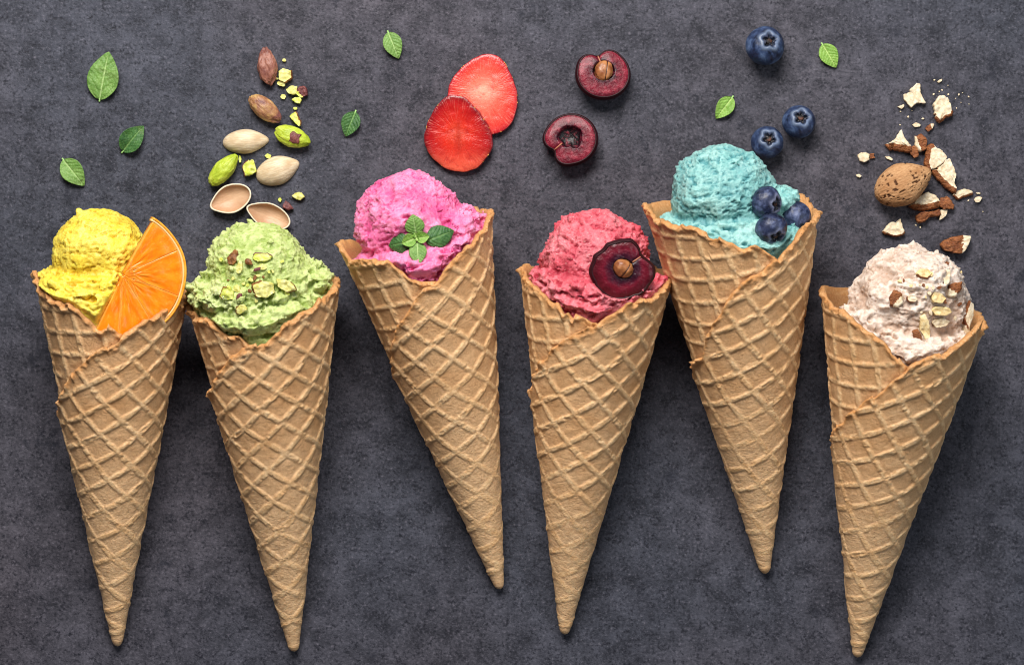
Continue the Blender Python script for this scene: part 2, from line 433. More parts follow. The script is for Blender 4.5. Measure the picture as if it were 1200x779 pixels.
    ds = ds + lmp; dd = dd + lmp * .35 * calm
    tear = sstep(.35, .75, fbm(pa / 13 + seedv + 31, 2, seed + 28)) * 5
    disp = dd * (1 - issk) + (ds - tear) * issk + ds_all
    f = [list(q) for q in f]; fa = np.array([q[:3] for q in f]); e1 = p[fa[:, 1]] - p[fa[:, 0]]; e2 = p[fa[:, 2]] - p[fa[:, 0]]; fn = np.cross(e1, e2)
    vn = np.zeros_like(p)
    for q_ in range(3): np.add.at(vn, fa[:, q_], fn)
    vn /= np.linalg.norm(vn, axis=1)[:, None] + 1e-9
    if (vn * D).sum() < 0: vn = -vn
    disp = disp - 2.0
    p = p + vn * disp[:, None]
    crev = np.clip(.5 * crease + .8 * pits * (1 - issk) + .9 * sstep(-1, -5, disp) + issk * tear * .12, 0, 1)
    q = squeeze(p, .2) + c
    w = q @ k.F
    w[:, 2] = np.maximum(w[:, 2], -k.T[2] + 1.0)
    if press is not None: w = press(w + k.T) - k.T
    o = mesh_obj('ice_cream', w, f, mat, k.root, attrs={'crev': crev})
    k.sv = w + k.T; k.sc_center = c @ k.F + k.T
    k.spx = 600 + k.sv[:, 0] / (1 - k.sv[:, 2] / H), 389.5 - k.sv[:, 1] / (1 - k.sv[:, 2] / H)
    return o
def surf(k, x, y, rad=5):
    """point and outward direction on the ice cream under a picture position"""
    d = np.hypot(k.spx[0] - x, k.spx[1] - y)
    m_ = d < rad
    z = np.percentile(k.sv[m_, 2], 88) if m_.any() and True else 120
    top = k.sv[:, 2] > k.sc_center[2] * .6
    m_ = m_ & top
    z = np.percentile(k.sv[m_, 2], 70) if m_.any() else z
    pt = P(x, y, z); n = pt - k.sc_center; n = n / np.linalg.norm(n)
    return pt, n

CONES = [
 dict(tip=(138, 755), L=(42, 322), Rr=(217, 350), delta=-10,
  A=[(41,322),(48,341),(65,354),(86,358),(104,371),(113,381),(126,379),(139,390)],
  B=[(219,347),(197,362),(171,373),(154,387),(136,397),(120,407),(101,423),(83,435),(78,451),(69,469)],
  label='waffle cone with yellow ice cream, leftmost in the row, holding the orange slice'),
 dict(tip=(345, 761), L=(223, 360), Rr=(396, 328), delta=-22,
  A=[(224,360),(234,368),(248,378),(266,395),(279,393),(290,403)],
  B=[(396,331),(377,350),(354,368),(329,382),(313,394),(290,405),(271,416),(261,431),(252,447)],
  label='waffle cone with crumbly pale green ice cream sprinkled with chopped pistachio'),
 dict(tip=(586, 688), L=(396, 283), Rr=(574, 253), delta=-12,
  A=[(396,283),(411,307),(427,302),(452,304),(470,317),(478,326),(497,326),(508,325)],
  B=[(574,253),(565,272),(545,293),(526,310),(513,328),(491,344),(478,365),(465,382),(460,402),(459,427)],
  label='waffle cone with bright pink ice cream under a sprig of mint'),
 dict(tip=(662, 741), L=(611, 312), Rr=(786, 328), delta=-15,
  A=[(611,312),(622,330),(642,346),(661,362),(677,366),(693,379)],
  B=[(786,328),(770,342),(744,354),(728,360),(712,371),(696,384),(680,387),(661,400),(635,423),(624,445)],
  label='waffle cone with raspberry red ice cream holding a halved cherry'),
 dict(tip=(897, 670), L=(755, 240), Rr=(955, 256), delta=-10,
  A=[(755,238),(771,256),(790,265),(812,267),(835,273),(854,283),(870,291),(886,288),(902,298),(909,301)],
  B=[(955,256),(937,273),(925,288),(912,301),(896,314),(873,331),(856,344),(844,368),(828,387),(822,415)],
  label='waffle cone with turquoise blue ice cream holding three blueberries'),
 dict(tip=(1005, 768), L=(963, 336), Rr=(1154, 371), delta=-15,
  A=[(963,334),(969,352),(988,363),(1011,385),(1033,398),(1046,411),(1061,427)],
  B=[(1154,371),(1150,387),(1123,405),(1094,416),(1069,427),(1049,443),(1030,459),(1011,472),(988,491),(977,501)],
  label='rightmost waffle cone with creamy beige ice cream covered in chopped nuts'),
]
for i, c in enumerate(CONES): make_cone(i, **c)

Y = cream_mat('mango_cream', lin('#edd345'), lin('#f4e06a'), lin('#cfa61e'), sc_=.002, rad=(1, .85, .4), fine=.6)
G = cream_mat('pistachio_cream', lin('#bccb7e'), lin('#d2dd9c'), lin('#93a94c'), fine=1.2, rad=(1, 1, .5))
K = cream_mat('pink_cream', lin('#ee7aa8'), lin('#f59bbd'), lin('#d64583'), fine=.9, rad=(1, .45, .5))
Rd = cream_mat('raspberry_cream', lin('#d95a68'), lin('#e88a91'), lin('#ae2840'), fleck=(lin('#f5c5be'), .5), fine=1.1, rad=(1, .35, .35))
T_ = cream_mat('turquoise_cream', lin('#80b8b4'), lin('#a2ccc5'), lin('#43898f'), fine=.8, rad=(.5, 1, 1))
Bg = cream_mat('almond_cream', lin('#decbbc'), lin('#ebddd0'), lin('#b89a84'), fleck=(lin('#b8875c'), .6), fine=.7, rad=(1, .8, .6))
SLN = np.array([.36, -.08, 1.0]); SLN /= np.linalg.norm(SLN); SLC = P(144, 322, 147)
def press_slice(w):
    d = w - SLC; pl = SLC[2] - (SLN[0] * d[:, 0] + SLN[1] * d[:, 1]) / SLN[2] - 5
    side = d[:, 0] * .868 - d[:, 1] * .496; r_ = np.hypot(d[:, 0], d[:, 1])
    m_ = sstep(-1.5, 2.5, side) * (r_ < 78)
    w[:, 2] = w[:, 2] * (1 - m_) + np.minimum(w[:, 2], pl) * m_
    return w
k3 = cones[3]
CHN = Vector((.10, -.16, 1)).normalized()
def press_cherry(w):
    c = P(727, 315, 150); d = np.hypot(w[:, 0] - c[0], w[:, 1] - c[1])
    zf = np.percentile(w[(d < 9) & (w[:, 2] > 100), 2], 80) + 9; k3.cherry_face = zf
    pl = zf - 8 - (CHN.x * (w[:, 0] - c[0]) + CHN.y * (w[:, 1] - c[1])) / CHN.z
    m_ = 1 - sstep(31, 36, d)
    w[:, 2] = w[:, 2] * (1 - m_) + np.minimum(w[:, 2], pl) * m_
    return w
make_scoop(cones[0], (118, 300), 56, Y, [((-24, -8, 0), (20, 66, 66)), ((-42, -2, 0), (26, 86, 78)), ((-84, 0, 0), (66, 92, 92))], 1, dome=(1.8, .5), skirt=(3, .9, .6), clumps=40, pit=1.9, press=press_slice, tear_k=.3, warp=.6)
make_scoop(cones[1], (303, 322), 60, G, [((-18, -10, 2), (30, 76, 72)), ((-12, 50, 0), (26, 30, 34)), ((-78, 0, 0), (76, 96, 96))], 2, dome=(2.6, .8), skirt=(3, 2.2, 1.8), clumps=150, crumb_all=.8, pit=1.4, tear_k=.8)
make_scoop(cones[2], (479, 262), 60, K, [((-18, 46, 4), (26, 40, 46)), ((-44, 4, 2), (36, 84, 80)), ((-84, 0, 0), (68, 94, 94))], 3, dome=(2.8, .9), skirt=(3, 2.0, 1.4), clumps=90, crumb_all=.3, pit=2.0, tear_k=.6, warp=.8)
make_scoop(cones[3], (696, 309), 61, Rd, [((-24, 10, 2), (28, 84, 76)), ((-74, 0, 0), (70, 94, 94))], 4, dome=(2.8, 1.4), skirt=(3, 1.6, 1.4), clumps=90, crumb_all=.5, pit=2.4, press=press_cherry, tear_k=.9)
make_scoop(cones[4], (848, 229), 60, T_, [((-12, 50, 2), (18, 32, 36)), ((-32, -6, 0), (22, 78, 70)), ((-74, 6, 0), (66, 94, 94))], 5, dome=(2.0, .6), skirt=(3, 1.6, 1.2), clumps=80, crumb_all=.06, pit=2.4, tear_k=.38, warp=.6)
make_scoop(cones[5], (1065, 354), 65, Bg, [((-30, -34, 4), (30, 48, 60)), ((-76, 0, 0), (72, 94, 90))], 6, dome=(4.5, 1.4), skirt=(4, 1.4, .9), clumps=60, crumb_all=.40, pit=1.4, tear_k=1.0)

# ------------------------------------------------------------------ orange slice
def orange_slice():
    Pm = M('orange_pulp', rough=.28, sss=.35, sssr=(1, .45, .08), sscale=.003, spec=.35, coat=.25)
    ves = Pm.attr('ves', True); edge = Pm.attr('memb')
    n1 = Pm.noise(1.0, 3, .5, vec=ves); n2 = Pm.noise(2.6, 2, .5, vec=ves)
    col = Pm.mix(Pm.ramp(n1, [(.35, 0.0), (.7, 1.0)]), lin('#f27a00'), lin('#fb9716'))
    col = Pm.mix(Pm.ramp(n2, [(.56, 0.0), (.74, .4)]), col, lin('#ffb14f'))
    col = Pm.mix(edge, col, lin('#ffb861')); Pm.color(col)
    Pm.bump(n1, .0005, .35)
    Pe = M('orange_peel', rough=.4, sss=.2, sssr=(1, .5, .1), sscale=.002)
    Pe.color(Pe.mix(Pe.ramp(Pe.noise(500, 2), [(.4, 0.0), (.6, 1.0)]), lin('#f59a1c'), lin('#ffb138'))); Pe.bump(Pe.noise(900, 2), .0003, .6)
    Pi = M('orange_pith', rough=.7, sss=.2, sssr=(1, .7, .4), sscale=.002); Pi.color(lin('#ffc987'))
    ctr = SLC
    root = thing('orange_slice', 'half round slice of orange tucked into the yellow ice cream', 'orange slice', ctr, aim(SLN))
    hT = 13.0
    def band(name, r1, r2, a0, a1, z0, z1, mat):
        n = 60; v = []; a = np.radians(np.linspace(a0, a1, n))
        wob = 1 + .006 * np.sin(a * 7)
        for (r, z) in ((r1, z0), (r1, z1), (r2 - .8, z1), (r2, z1 - 1.2), (r2, z0)):
            v.append(np.stack([r * wob * np.cos(a), r * wob * np.sin(a), np.full(n, z)], 1))
        v = np.concatenate(v); f = grid_faces(5, n)
        for c in range(n - 1): f.append([4 * n + c, 4 * n + c + 1, c + 1, c])
        f += [[0, n, 2 * n, 3 * n, 4 * n], [n - 1, 5 * n - 1, 4 * n - 1, 3 * n - 1, 2 * n - 1]]
        return mesh_obj(name, v, f, mat, root)
    A0, A1 = 61.0, -116.5
    band('peel', 70.2, 72.6, A1 - 1, A0 + 1, -hT, 1.2, Pe.m)
    band('pith', 67.9, 70.2, A1 - 1, A0 + 1, -hT, .9, Pi.m)
    bounds = [60.5, 24, -21, -58, -94, -116]
    for j in range(5):
        a1, a0 = bounds[j] - .12, bounds[j + 1] + .12
        nr, na = 44, 44; amid = R((a0 + a1) / 2)
        v = []; at = []; mb = []
        for q in np.linspace(0, 1, nr):
            for a in np.radians(np.linspace(a0, a1, na)):
                ta_ = (math.degrees(a) - a0) / (a1 - a0)
                rr = 1.5 + 66.2 * q
                de = min(rr * abs(R(a0) - a), rr * abs(R(a1) - a), 67.7 - rr)
                x, y = rr * math.cos(a), rr * math.sin(a)
                z = 1.0 - .25 * math.exp(-(de / 1.2))
                dx, dy = x - 12 * math.cos(amid), y - 12 * math.sin(amid)
                rel = math.atan2(dy, dx) - amid
                rad = math.hypot(dx, dy)
                v.append((x, y, z)); at.append((rel * 4.6 + j * 9, rad / 17.0, j * 3.7)); mb.append(math.exp(-(max(de, 0) / 1.0) ** 2) * .42 * min(1, max(0, (rr - 4) / 16)))
        nv_ = nr * na
        v = np.array(v)
        nz = vnoise(np.array(at) * 1.3, 5); v[:, 2] += nz * .7
        bot = v.copy(); bot[:, 2] = -hT + .5
        f = grid_faces(nr, na, flip=False) + grid_faces(nr, na, off=nv_, flip=True)
        ring = [c for c in range(na)] + [r_ * na + na - 1 for r_ in range(1, nr)] + [(nr - 1) * na + c for c in range(na - 2, -1, -1)] + [r_ * na for r_ in range(nr - 2, 0, -1)]
        for c in range(len(ring)):
            b = ring[(c + 1) % len(ring)]; f.append([ring[c], ring[c] + nv_, b + nv_, b])
        mesh_obj('segment', np.concatenate([v, bot]), f, Pm.m, root, attrs={'ves': np.concatenate([at, at]), 'memb': np.concatenate([mb, mb])})
orange_slice()

# ------------------------------------------------------------------ mint
def leaf_mat(name, c1, c2, cv, under=False):
    m = M(name, rough=.55, sss=.06, sssr=(.6, 1, .2), sscale=.001, spec=.35)
    v = m.attr('vein'); cell = m.vor(1100, 'F1'); n = m.noise(260, 3)
    col = m.mix(m.ramp(n, [(.35, 0.0), (.65, 1.0)]), c1, c2)
    col = m.mix(m.ramp(cell, [(.1, .25), (.5, 0.0)]), col, cv)
    col = m.mix(m.ramp(m.noise(140, 3, .6), [(.62, 0.0), (.70, .45)]), col, lin('#4a5a24'))
    col = m.mix(v, col, cv); m.color(col); m.bump(cell, .0003, .6); return m.m
LM = {'bright': leaf_mat('mint_bright', lin('#587f34'), lin('#6f9446'), lin('#a4bd7c')),
      'dark': leaf_mat('mint_dark', lin('#2c5428'), lin('#3f6a32'), lin('#769a58')),
      'lime': leaf_mat('mint_lime', lin('#648f2e'), lin('#7da544'), lin('#b0c777'))}
def leaf_geo(L, w, seed, arch=.08, cup=.12, fold=0.0, peak=.42, serr=.022, dz=.0):
    nu, nv_ = 46, 25
    t = np.linspace(0, 1, nu)[:, None]; s = np.linspace(-1, 1, nv_)[None, :]
    p_ = math.log(.5) / math.log(peak)
    prof = np.sin(np.pi * np.clip(t, 0, 1) ** p_) ** .82
    saw = (t * 10 + .2 * np.sin(seed)) % 1
    ser = 1 - serr * saw * (t > .12) * (t < .93)
    hw = w / 2 * prof * ser + .35 * (1 - t)
    x = t * L - serr * L * .15 * saw * np.abs(s) ** 4 + 0 * s; y = s * hw
    an = np.abs(s) * prof
    mid = np.exp(-(y / (.9 * (1.15 - t))) ** 2)
    ph = (t * 7.3 - (np.abs(y) / w) ** 1.15 * 5.0 + (.12 * np.sin(seed * 3)) + .22 * np.sin(t * 9 + seed) + .12 * np.sign(s))
    dist = np.abs((ph % 1) - .5) * 2
    side = sstep(.80, .98, dist) * (np.abs(s) < .88) * (t > .05)
    vein = np.clip(mid * .85 + .22 * side, 0, 1)
    puff = (1 - sstep(.2, 1, dist)) * (1 - mid)
    z = cup * w * (np.abs(s) ** 1.7) * prof - arch * L * (2 * t - 1) ** 2 + arch * L + .022 * w * puff - .05 * w * mid
    nz = vnoise(np.stack([(x / 9).ravel(), (y / 9).ravel(), np.full(x.size, seed * 1.7)], 1), 4).reshape(x.shape)
    z = z + nz * .03 * w
    y = y + fold * L * (t ** 2)
    top = np.stack([x, y, z], -1).reshape(-1, 3); bot = top.copy(); bot[:, 2] -= .9
    n = nu * nv_
    f = grid_faces(nu, nv_) + grid_faces(nu, nv_, off=n, flip=True)
    ring = list(range(nv_)) + [r_ * nv_ + nv_ - 1 for r_ in range(1, nu)] + [(nu - 1) * nv_ + c for c in range(nv_ - 2, -1, -1)] + [r_ * nv_ for r_ in range(nu - 2, 0, -1)]
    for c in range(len(ring)):
        b = ring[(c + 1) % len(ring)]; f.append([ring[c], ring[c] + n, b + n, b])
    return np.concatenate([top, bot]), f, {'vein': np.concatenate([vein.ravel()] * 2)}
def stalk_geo(p0, p1, r):
    p0, p1 = np.array(p0, float), np.array(p1, float); n = 8; v = []
    d = (p1 - p0) / np.linalg.norm(p1 - p0); a = np.cross(d, [0, 0, 1.0]); a = a / (np.linalg.norm(a) + 1e-9); b = np.cross(d, a)
    for q in np.linspace(0, 1, 4):
        for k in range(n):
            t = 2 * math.pi * k / n; v.append(p0 + (p1 - p0) * q + (a * math.cos(t) + b * math.sin(t)) * r * (1.2 - .3 * q))
    f = grid_faces(4, n, wrap=True) + [list(range(n))[::-1], list(range(3 * n, 4 * n))]
    return np.array(v), f
STALK = M('mint_stalk', rough=.5); STALK.color(lin('#9cc674'))
loose = [((117, 117.5), (128, 61), 37, 'bright', 'largest mint leaf, bright green and pointed, top left above the other two', .05, .05),
         ((144, 178), (169, 148), 26, 'dark', 'small dark green mint leaf with pale edge, nearest the pistachios on the left', .10, .18),
         ((74.5, 187.5), (99.5, 218), 26, 'bright', 'mint leaf lying lowest at the left above the orange slice cone', .06, .08),
         ((455, 38.5), (467.5, 69.5), 22, 'bright', 'mint leaf at the top edge between pistachios and strawberries', .06, .06),
         ((416.5, 131.5), (405, 160.5), 22, 'dark', 'rounded mint leaf left of the strawberry slices above the pink cone', .09, .10),
         ((858, 114.5), (838.5, 139.5), 20, 'lime', 'narrow lime green mint leaf between cherry and blueberries', .08, .15),
         ((963.5, 52.5), (979.5, 80), 22, 'lime', 'lime green mint leaf to the right of the topmost blueberry', .06, .06)]
for j, (b, t, w, mk, lab, ar, cu) in enumerate(loose):
    p0, p1 = P(*b), P(*t); d = p1 - p0; L = float(np.hypot(d[0], d[1])); a = math.atan2(d[1], d[0])
    v, f, at = leaf_geo(L, w, j + 1.3, arch=ar, cup=cu)
    v[:, 2] += 1.0 - min(0, v[:, 2].min() + 0)
    root = thing('mint_leaf', lab, 'mint leaf', p0, (0, 0, a), group='loose mint leaves on the table')
    mesh_obj('blade', v, f, LM[mk], root, attrs=at)
    sv, sf = stalk_geo((-2.2, 0, 1.4), (2.5, 0, v[0, 2]), .9); mesh_obj('stalk', sv, sf, STALK.m, root)
# sprig on the pink scoop
pc, nn = surf(cones[2], 488, 279)
pc = pc + np.array([0, 0, 1.5]); root = thing('mint_sprig', 'sprig of fresh mint leaves on the bright pink ice cream', 'mint sprig', pc + nn * 2, group=None)
for (bx, by, tx, ty, w, mk, lift, zb, ar, cu) in [
        (488, 276, 484, 251.5, 22, 'bright', .10, 3, .10, -.10), (499, 283, 532, 270, 25, 'dark', .02, 2.5, .12, -.12),
        (482, 283, 455, 288, 23, 'dark', -.05, 2.5, .12, -.10), (489, 283, 491, 310, 20, 'bright', .18, 4.5, .10, -.10),
        (488, 279, 471, 285.5, 15, 'lime', .2, 5, .08, .18), (487, 280, 503.5, 277, 13, 'lime', .25, 5, .08, .2),
        (488, 279, 486, 273, 5, 'lime', .5, 7, .05, .2), (488, 279, 491, 282.5, 4, 'lime', .5, 7, .05, .2)]:
    d = P(tx, ty, pc[2]) - P(bx, by, pc[2]); L = float(np.hypot(d[0], d[1])); a = math.atan2(d[1], d[0])
    v, f, at = leaf_geo(L, w, bx * .1 + ty, arch=ar, cup=cu, peak=.45)
    # lay the leaf along the scoop surface
    pt_, _ = surf(cones[2], tx, ty); dzz = np.clip((pt_[2] + 3 - (pc[2] + zb)), -9, 9) if L > 20 else 0
    v[:, 2] += v[:, 0] / L * (dzz + lift * L * .4)
    o = mesh_obj('leaf', v, f, LM[mk], root, attrs=at)
    loc = P(bx, by, pc[2]) - (pc + nn * 2); o.location = (loc[0] * S, loc[1] * S, (loc[2] + zb) * S); o.rotation_euler = (0, 0, a)
sv, sf = stalk_geo((0, 0, -6), (0, .5, 6), 1.5); o = mesh_obj('stem', sv, sf, STALK.m, root); o.location = tuple((P(488, 279, pc[2]) - (pc + nn * 2)) * S)

# ------------------------------------------------------------------ strawberry slices
def straw_mat(name, c_core, c_mid, c_rim, c_edge, streak, sector):
    m = M(name, rough=.3, sss=.3, sssr=(1, .25, .2), sscale=.0015, spec=.4, coat=.15)
    pol = m.attr('polar', True); sx = m.n('ShaderNodeSeparateXYZ'); m.l(pol, sx.inputs[0]); rad = sx.outputs[2]
    n = m.noise(1.0, 4, .6, vec=pol, stretch=(9, 9, .8)); n2 = m.noise(1.0, 3, .5, vec=pol, stretch=(26, 26, 2.5)); n3 = m.noise(120, 3)
    rr = m.math('ADD', rad, m.math('MULTIPLY', m.math('SUBTRACT', n, .5), .16))
    col = m.ramp(rr, [(.0, c_core), (.45, c_mid), (.84, c_rim), (.98, c_edge)])
    col = m.mix(m.ramp(n2, [(.56, 0.0), (.78, streak)]), col, lin('#ff9a80'))
    col = m.mix(m.ramp(n3, [(.45, 0.0), (.7, .35)]), col, c_rim)
    if sector:
        col = m.mix(m.math('MULTIPLY', m.attr('low'), .75), col, lin('#ef6a4c'))
        col = m.mix(m.math('MULTIPLY', m.attr('core'), .45), col, sector)
    m.color(col); n5 = m.noise(330, 4, .65); col = m.mix(m.ramp(n5, [(.34, .5), (.5, 0.0)]), col, c_rim); m.color(col)
    m.bump(n2, .0004, .5); m.bump(n5, .0006, .6); return m
SM1 = straw_mat('strawberry_pale', lin('#f5b095'), lin('#e56a54'), lin('#d43a30'), lin('#b51f2a'), .7, 0)
SM2 = straw_mat('strawberry_deep', lin('#dc4a2c'), lin('#d22a18'), lin('#ab1216'), lin('#760c15'), .35, lin('#a8261a'))
SKIN = M('strawberry_skin', rough=.3, sss=.2, sssr=(1, .2, .2), sscale=.002, coat=.3); SKIN.color(SKIN.mix(SKIN.ramp(SKIN.noise(300, 3), [(.4, 0.0), (.6, 1.0)]), lin('#8d0f1b'), lin('#b01622')))
SEED = M('strawberry_seed', rough=.4); SEED.color(lin('#d9a24a'))
def straw(outl, ctr, z, th, mat, label, rot, seed):
    cx, cy = ctr
    pts = np.array([P(380 + x / 4.1, 20 + y / 4.1, z + th) for x, y in outl])[:, :2]; c0 = P(cx, cy, z + th)[:2]
    d = pts - c0; ang = np.unwrap(np.arctan2(d[:, 1], d[:, 0])); rad = np.hypot(d[:, 0], d[:, 1])
    o_ = np.argsort(ang % (2 * math.pi)); aa = (ang % (2 * math.pi))[o_]; rr = rad[o_]
    n = 128; th_ = np.linspace(0, 2 * math.pi, n, endpoint=False)
    ro = np.interp(th_, aa, rr, period=2 * math.pi)
    kk = np.exp(-(np.arange(-6, 7) / 1.3) ** 2); kk /= kk.sum(); ro = np.convolve(np.concatenate([ro[-6:], ro, ro[:6]]), kk, 'valid')
    ro = ro + .5 * vnoise(np.stack([np.cos(th_) * 6, np.sin(th_) * 6, np.full(n, seed * 1.)], 1), 3)
    rows = []; pol = []
    for q in np.linspace(.02, 1, 30):
        r_ = ro * q
        nz = vnoise(np.stack([np.cos(th_) * r_ / 7, np.sin(th_) * r_ / 7, np.full(n, seed + .5)], 1), 9) * .5
        rows.append(np.stack([r_ * np.cos(th_), r_ * np.sin(th_), th - .9 * max(0, (q - .93) / .07) ** 2 + nz], 1))
        pol.append(np.stack([np.cos(th_) , np.sin(th_), np.full(n, q)], 1))
    root = thing('strawberry_slice', label, 'strawberry slice', (c0[0], c0[1], z), rot, group='pair of strawberry slices')
    v = np.concatenate(rows); f = grid_faces(30, n, wrap=True) + [list(range(n))[::-1]]
    corea = np.exp(-((v[:, 0] - 1) / (3.2 - .06 * v[:, 1])) ** 2) * sstep(-27, -20, v[:, 1]) * (1 - sstep(10, 26, v[:, 1]))
    mesh_obj('flesh', v, f, mat.m, root, attrs={'polar': np.concatenate(pol), 'core': corea, 'low': sstep(-10, -44, v[:, 1])})
    sk = []
    for (e, zz) in ((0, th - .9), (.5, th - 1.8), (.9, th * .5), (1.0, 1), (-.5, 0)):
        sk.append(np.stack([(ro + e) * np.cos(th_), (ro + e) * np.sin(th_), np.full(n, zz)], 1))
    sv = np.concatenate(sk); mesh_obj('skin', sv, grid_faces(5, n, wrap=True, flip=True) + [list(range(4 * n, 5 * n))], SKIN.m, root)
    bv, bf = ico(2)
    sd = None
    for q in range(13):
        a = rng.uniform(0, 2 * math.pi); rr_ = np.interp(a, th_, ro, period=2 * math.pi) + .2
        v2 = bv * np.array([1.1, .6, .6])
        if sd is None: sd = mesh_obj('seed', v2, bf, SEED.m, root); so = sd
        else: so = sd.copy(); C.objects.link(so); so.parent = root
        so.location = (rr_ * math.cos(a) * S, rr_ * math.sin(a) * S, rng.uniform(th - 2.2, th - .9) * S); so.rotation_euler = (0, .3, a + 1.5)
    return root, ro
ol1 = [(800,180),(845,195),(880,250),(910,320),(925,400),(915,470),(890,520),(850,550),(800,562),(740,545),(670,500),(620,440),(595,375),(605,320),(640,268),(700,215),(755,185)]
ol2 = [(625,374),(670,380),(710,420),(760,480),(795,540),(808,590),(800,640),(770,680),(730,722),(680,737),(630,738),(580,720),(540,690),(505,650),(484,600),(490,540),(520,470),(560,410),(592,380)]
straw(ol1, (566, 107), 0.6, 8.5, SM1, 'paler strawberry slice lying beneath, with light streaks from its middle', (0, 0, 0), 1)
r2, ro2 = straw(ol2, (537, 157), 5.5, 8.5, SM2, 'deep red strawberry slice lying on top of the paler one', (R(6.5), R(-3.5), 0), 2)

# ------------------------------------------------------------------ cherries
FL = M('cherry_flesh', rough=.42, sss=.12, sssr=(1, .2, .25), sscale=.001, spec=.25, coat=.14); FL.b.inputs['Coat Roughness'].default_value = .08
pol = FL.attr('polar', True); sx = FL.n('ShaderNodeSeparateXYZ'); FL.l(pol, sx.inputs[0]); rad = sx.outputs[2]
n = FL.noise(1, 4, .6, vec=pol, stretch=(9, 9, 1.5)); n2 = FL.noise(420, 4, .6)
rr = FL.math('ADD', rad, FL.math('MULTIPLY', FL.math('SUBTRACT', n, .5), .25))
col = FL.ramp(rr, [(.38, lin('#0a0206')), (.48, lin('#360818')), (.58, lin('#560a1c')), (.90, lin('#771428')), (1.0, lin('#5a1020'))])
col = FL.mix(FL.ramp(n2, [(.50, 0.0), (.68, .55)]), col, lin('#a8404f')); FL.color(col); FL.bump(n2, .0010, .9)
FD = M('cherry_flesh_dried', rough=.33, sss=.1, sssr=(1, .2, .25), sscale=.001, spec=.3, coat=.2); FD.b.inputs['Coat Roughness'].default_value = .1
pol = FD.attr('polar', True); sx = FD.n('ShaderNodeSeparateXYZ'); FD.l(pol, sx.inputs[0]); rad = sx.outputs[2]
n = FD.noise(230, 4, .65); n2 = FD.noise(330, 4, .6)
col = FD.ramp(FD.math('ADD', rad, FD.math('MULTIPLY', FD.math('SUBTRACT', n, .5), .45)), [(.3, lin('#1c0a18')), (.5, lin('#3c0d20')), (.7, lin('#6d1226')), (.95, lin('#4d0b17'))])
FD.color(col); FD.bump(n2, .0010, .8)
CS = M('cherry_skin', rough=.5, spec=.3); CS.color(lin('#2a030b'))
ST = M('cherry_stone', rough=.42, sss=.1, sscale=.001); nn_ = ST.noise(220, 3); ST.color(ST.mix(ST.ramp(nn_, [(.35, 0.0), (.65, 1.0)]), lin('#7c4424'), lin('#b67a48'))); ST.bump(nn_, .0006, .5)
SH = M('cherry_groove', rough=.5); SH.color(lin('#3a1a10')); PF = M('cherry_fibre', rough=.5); PF.color(lin('#a9684c'))
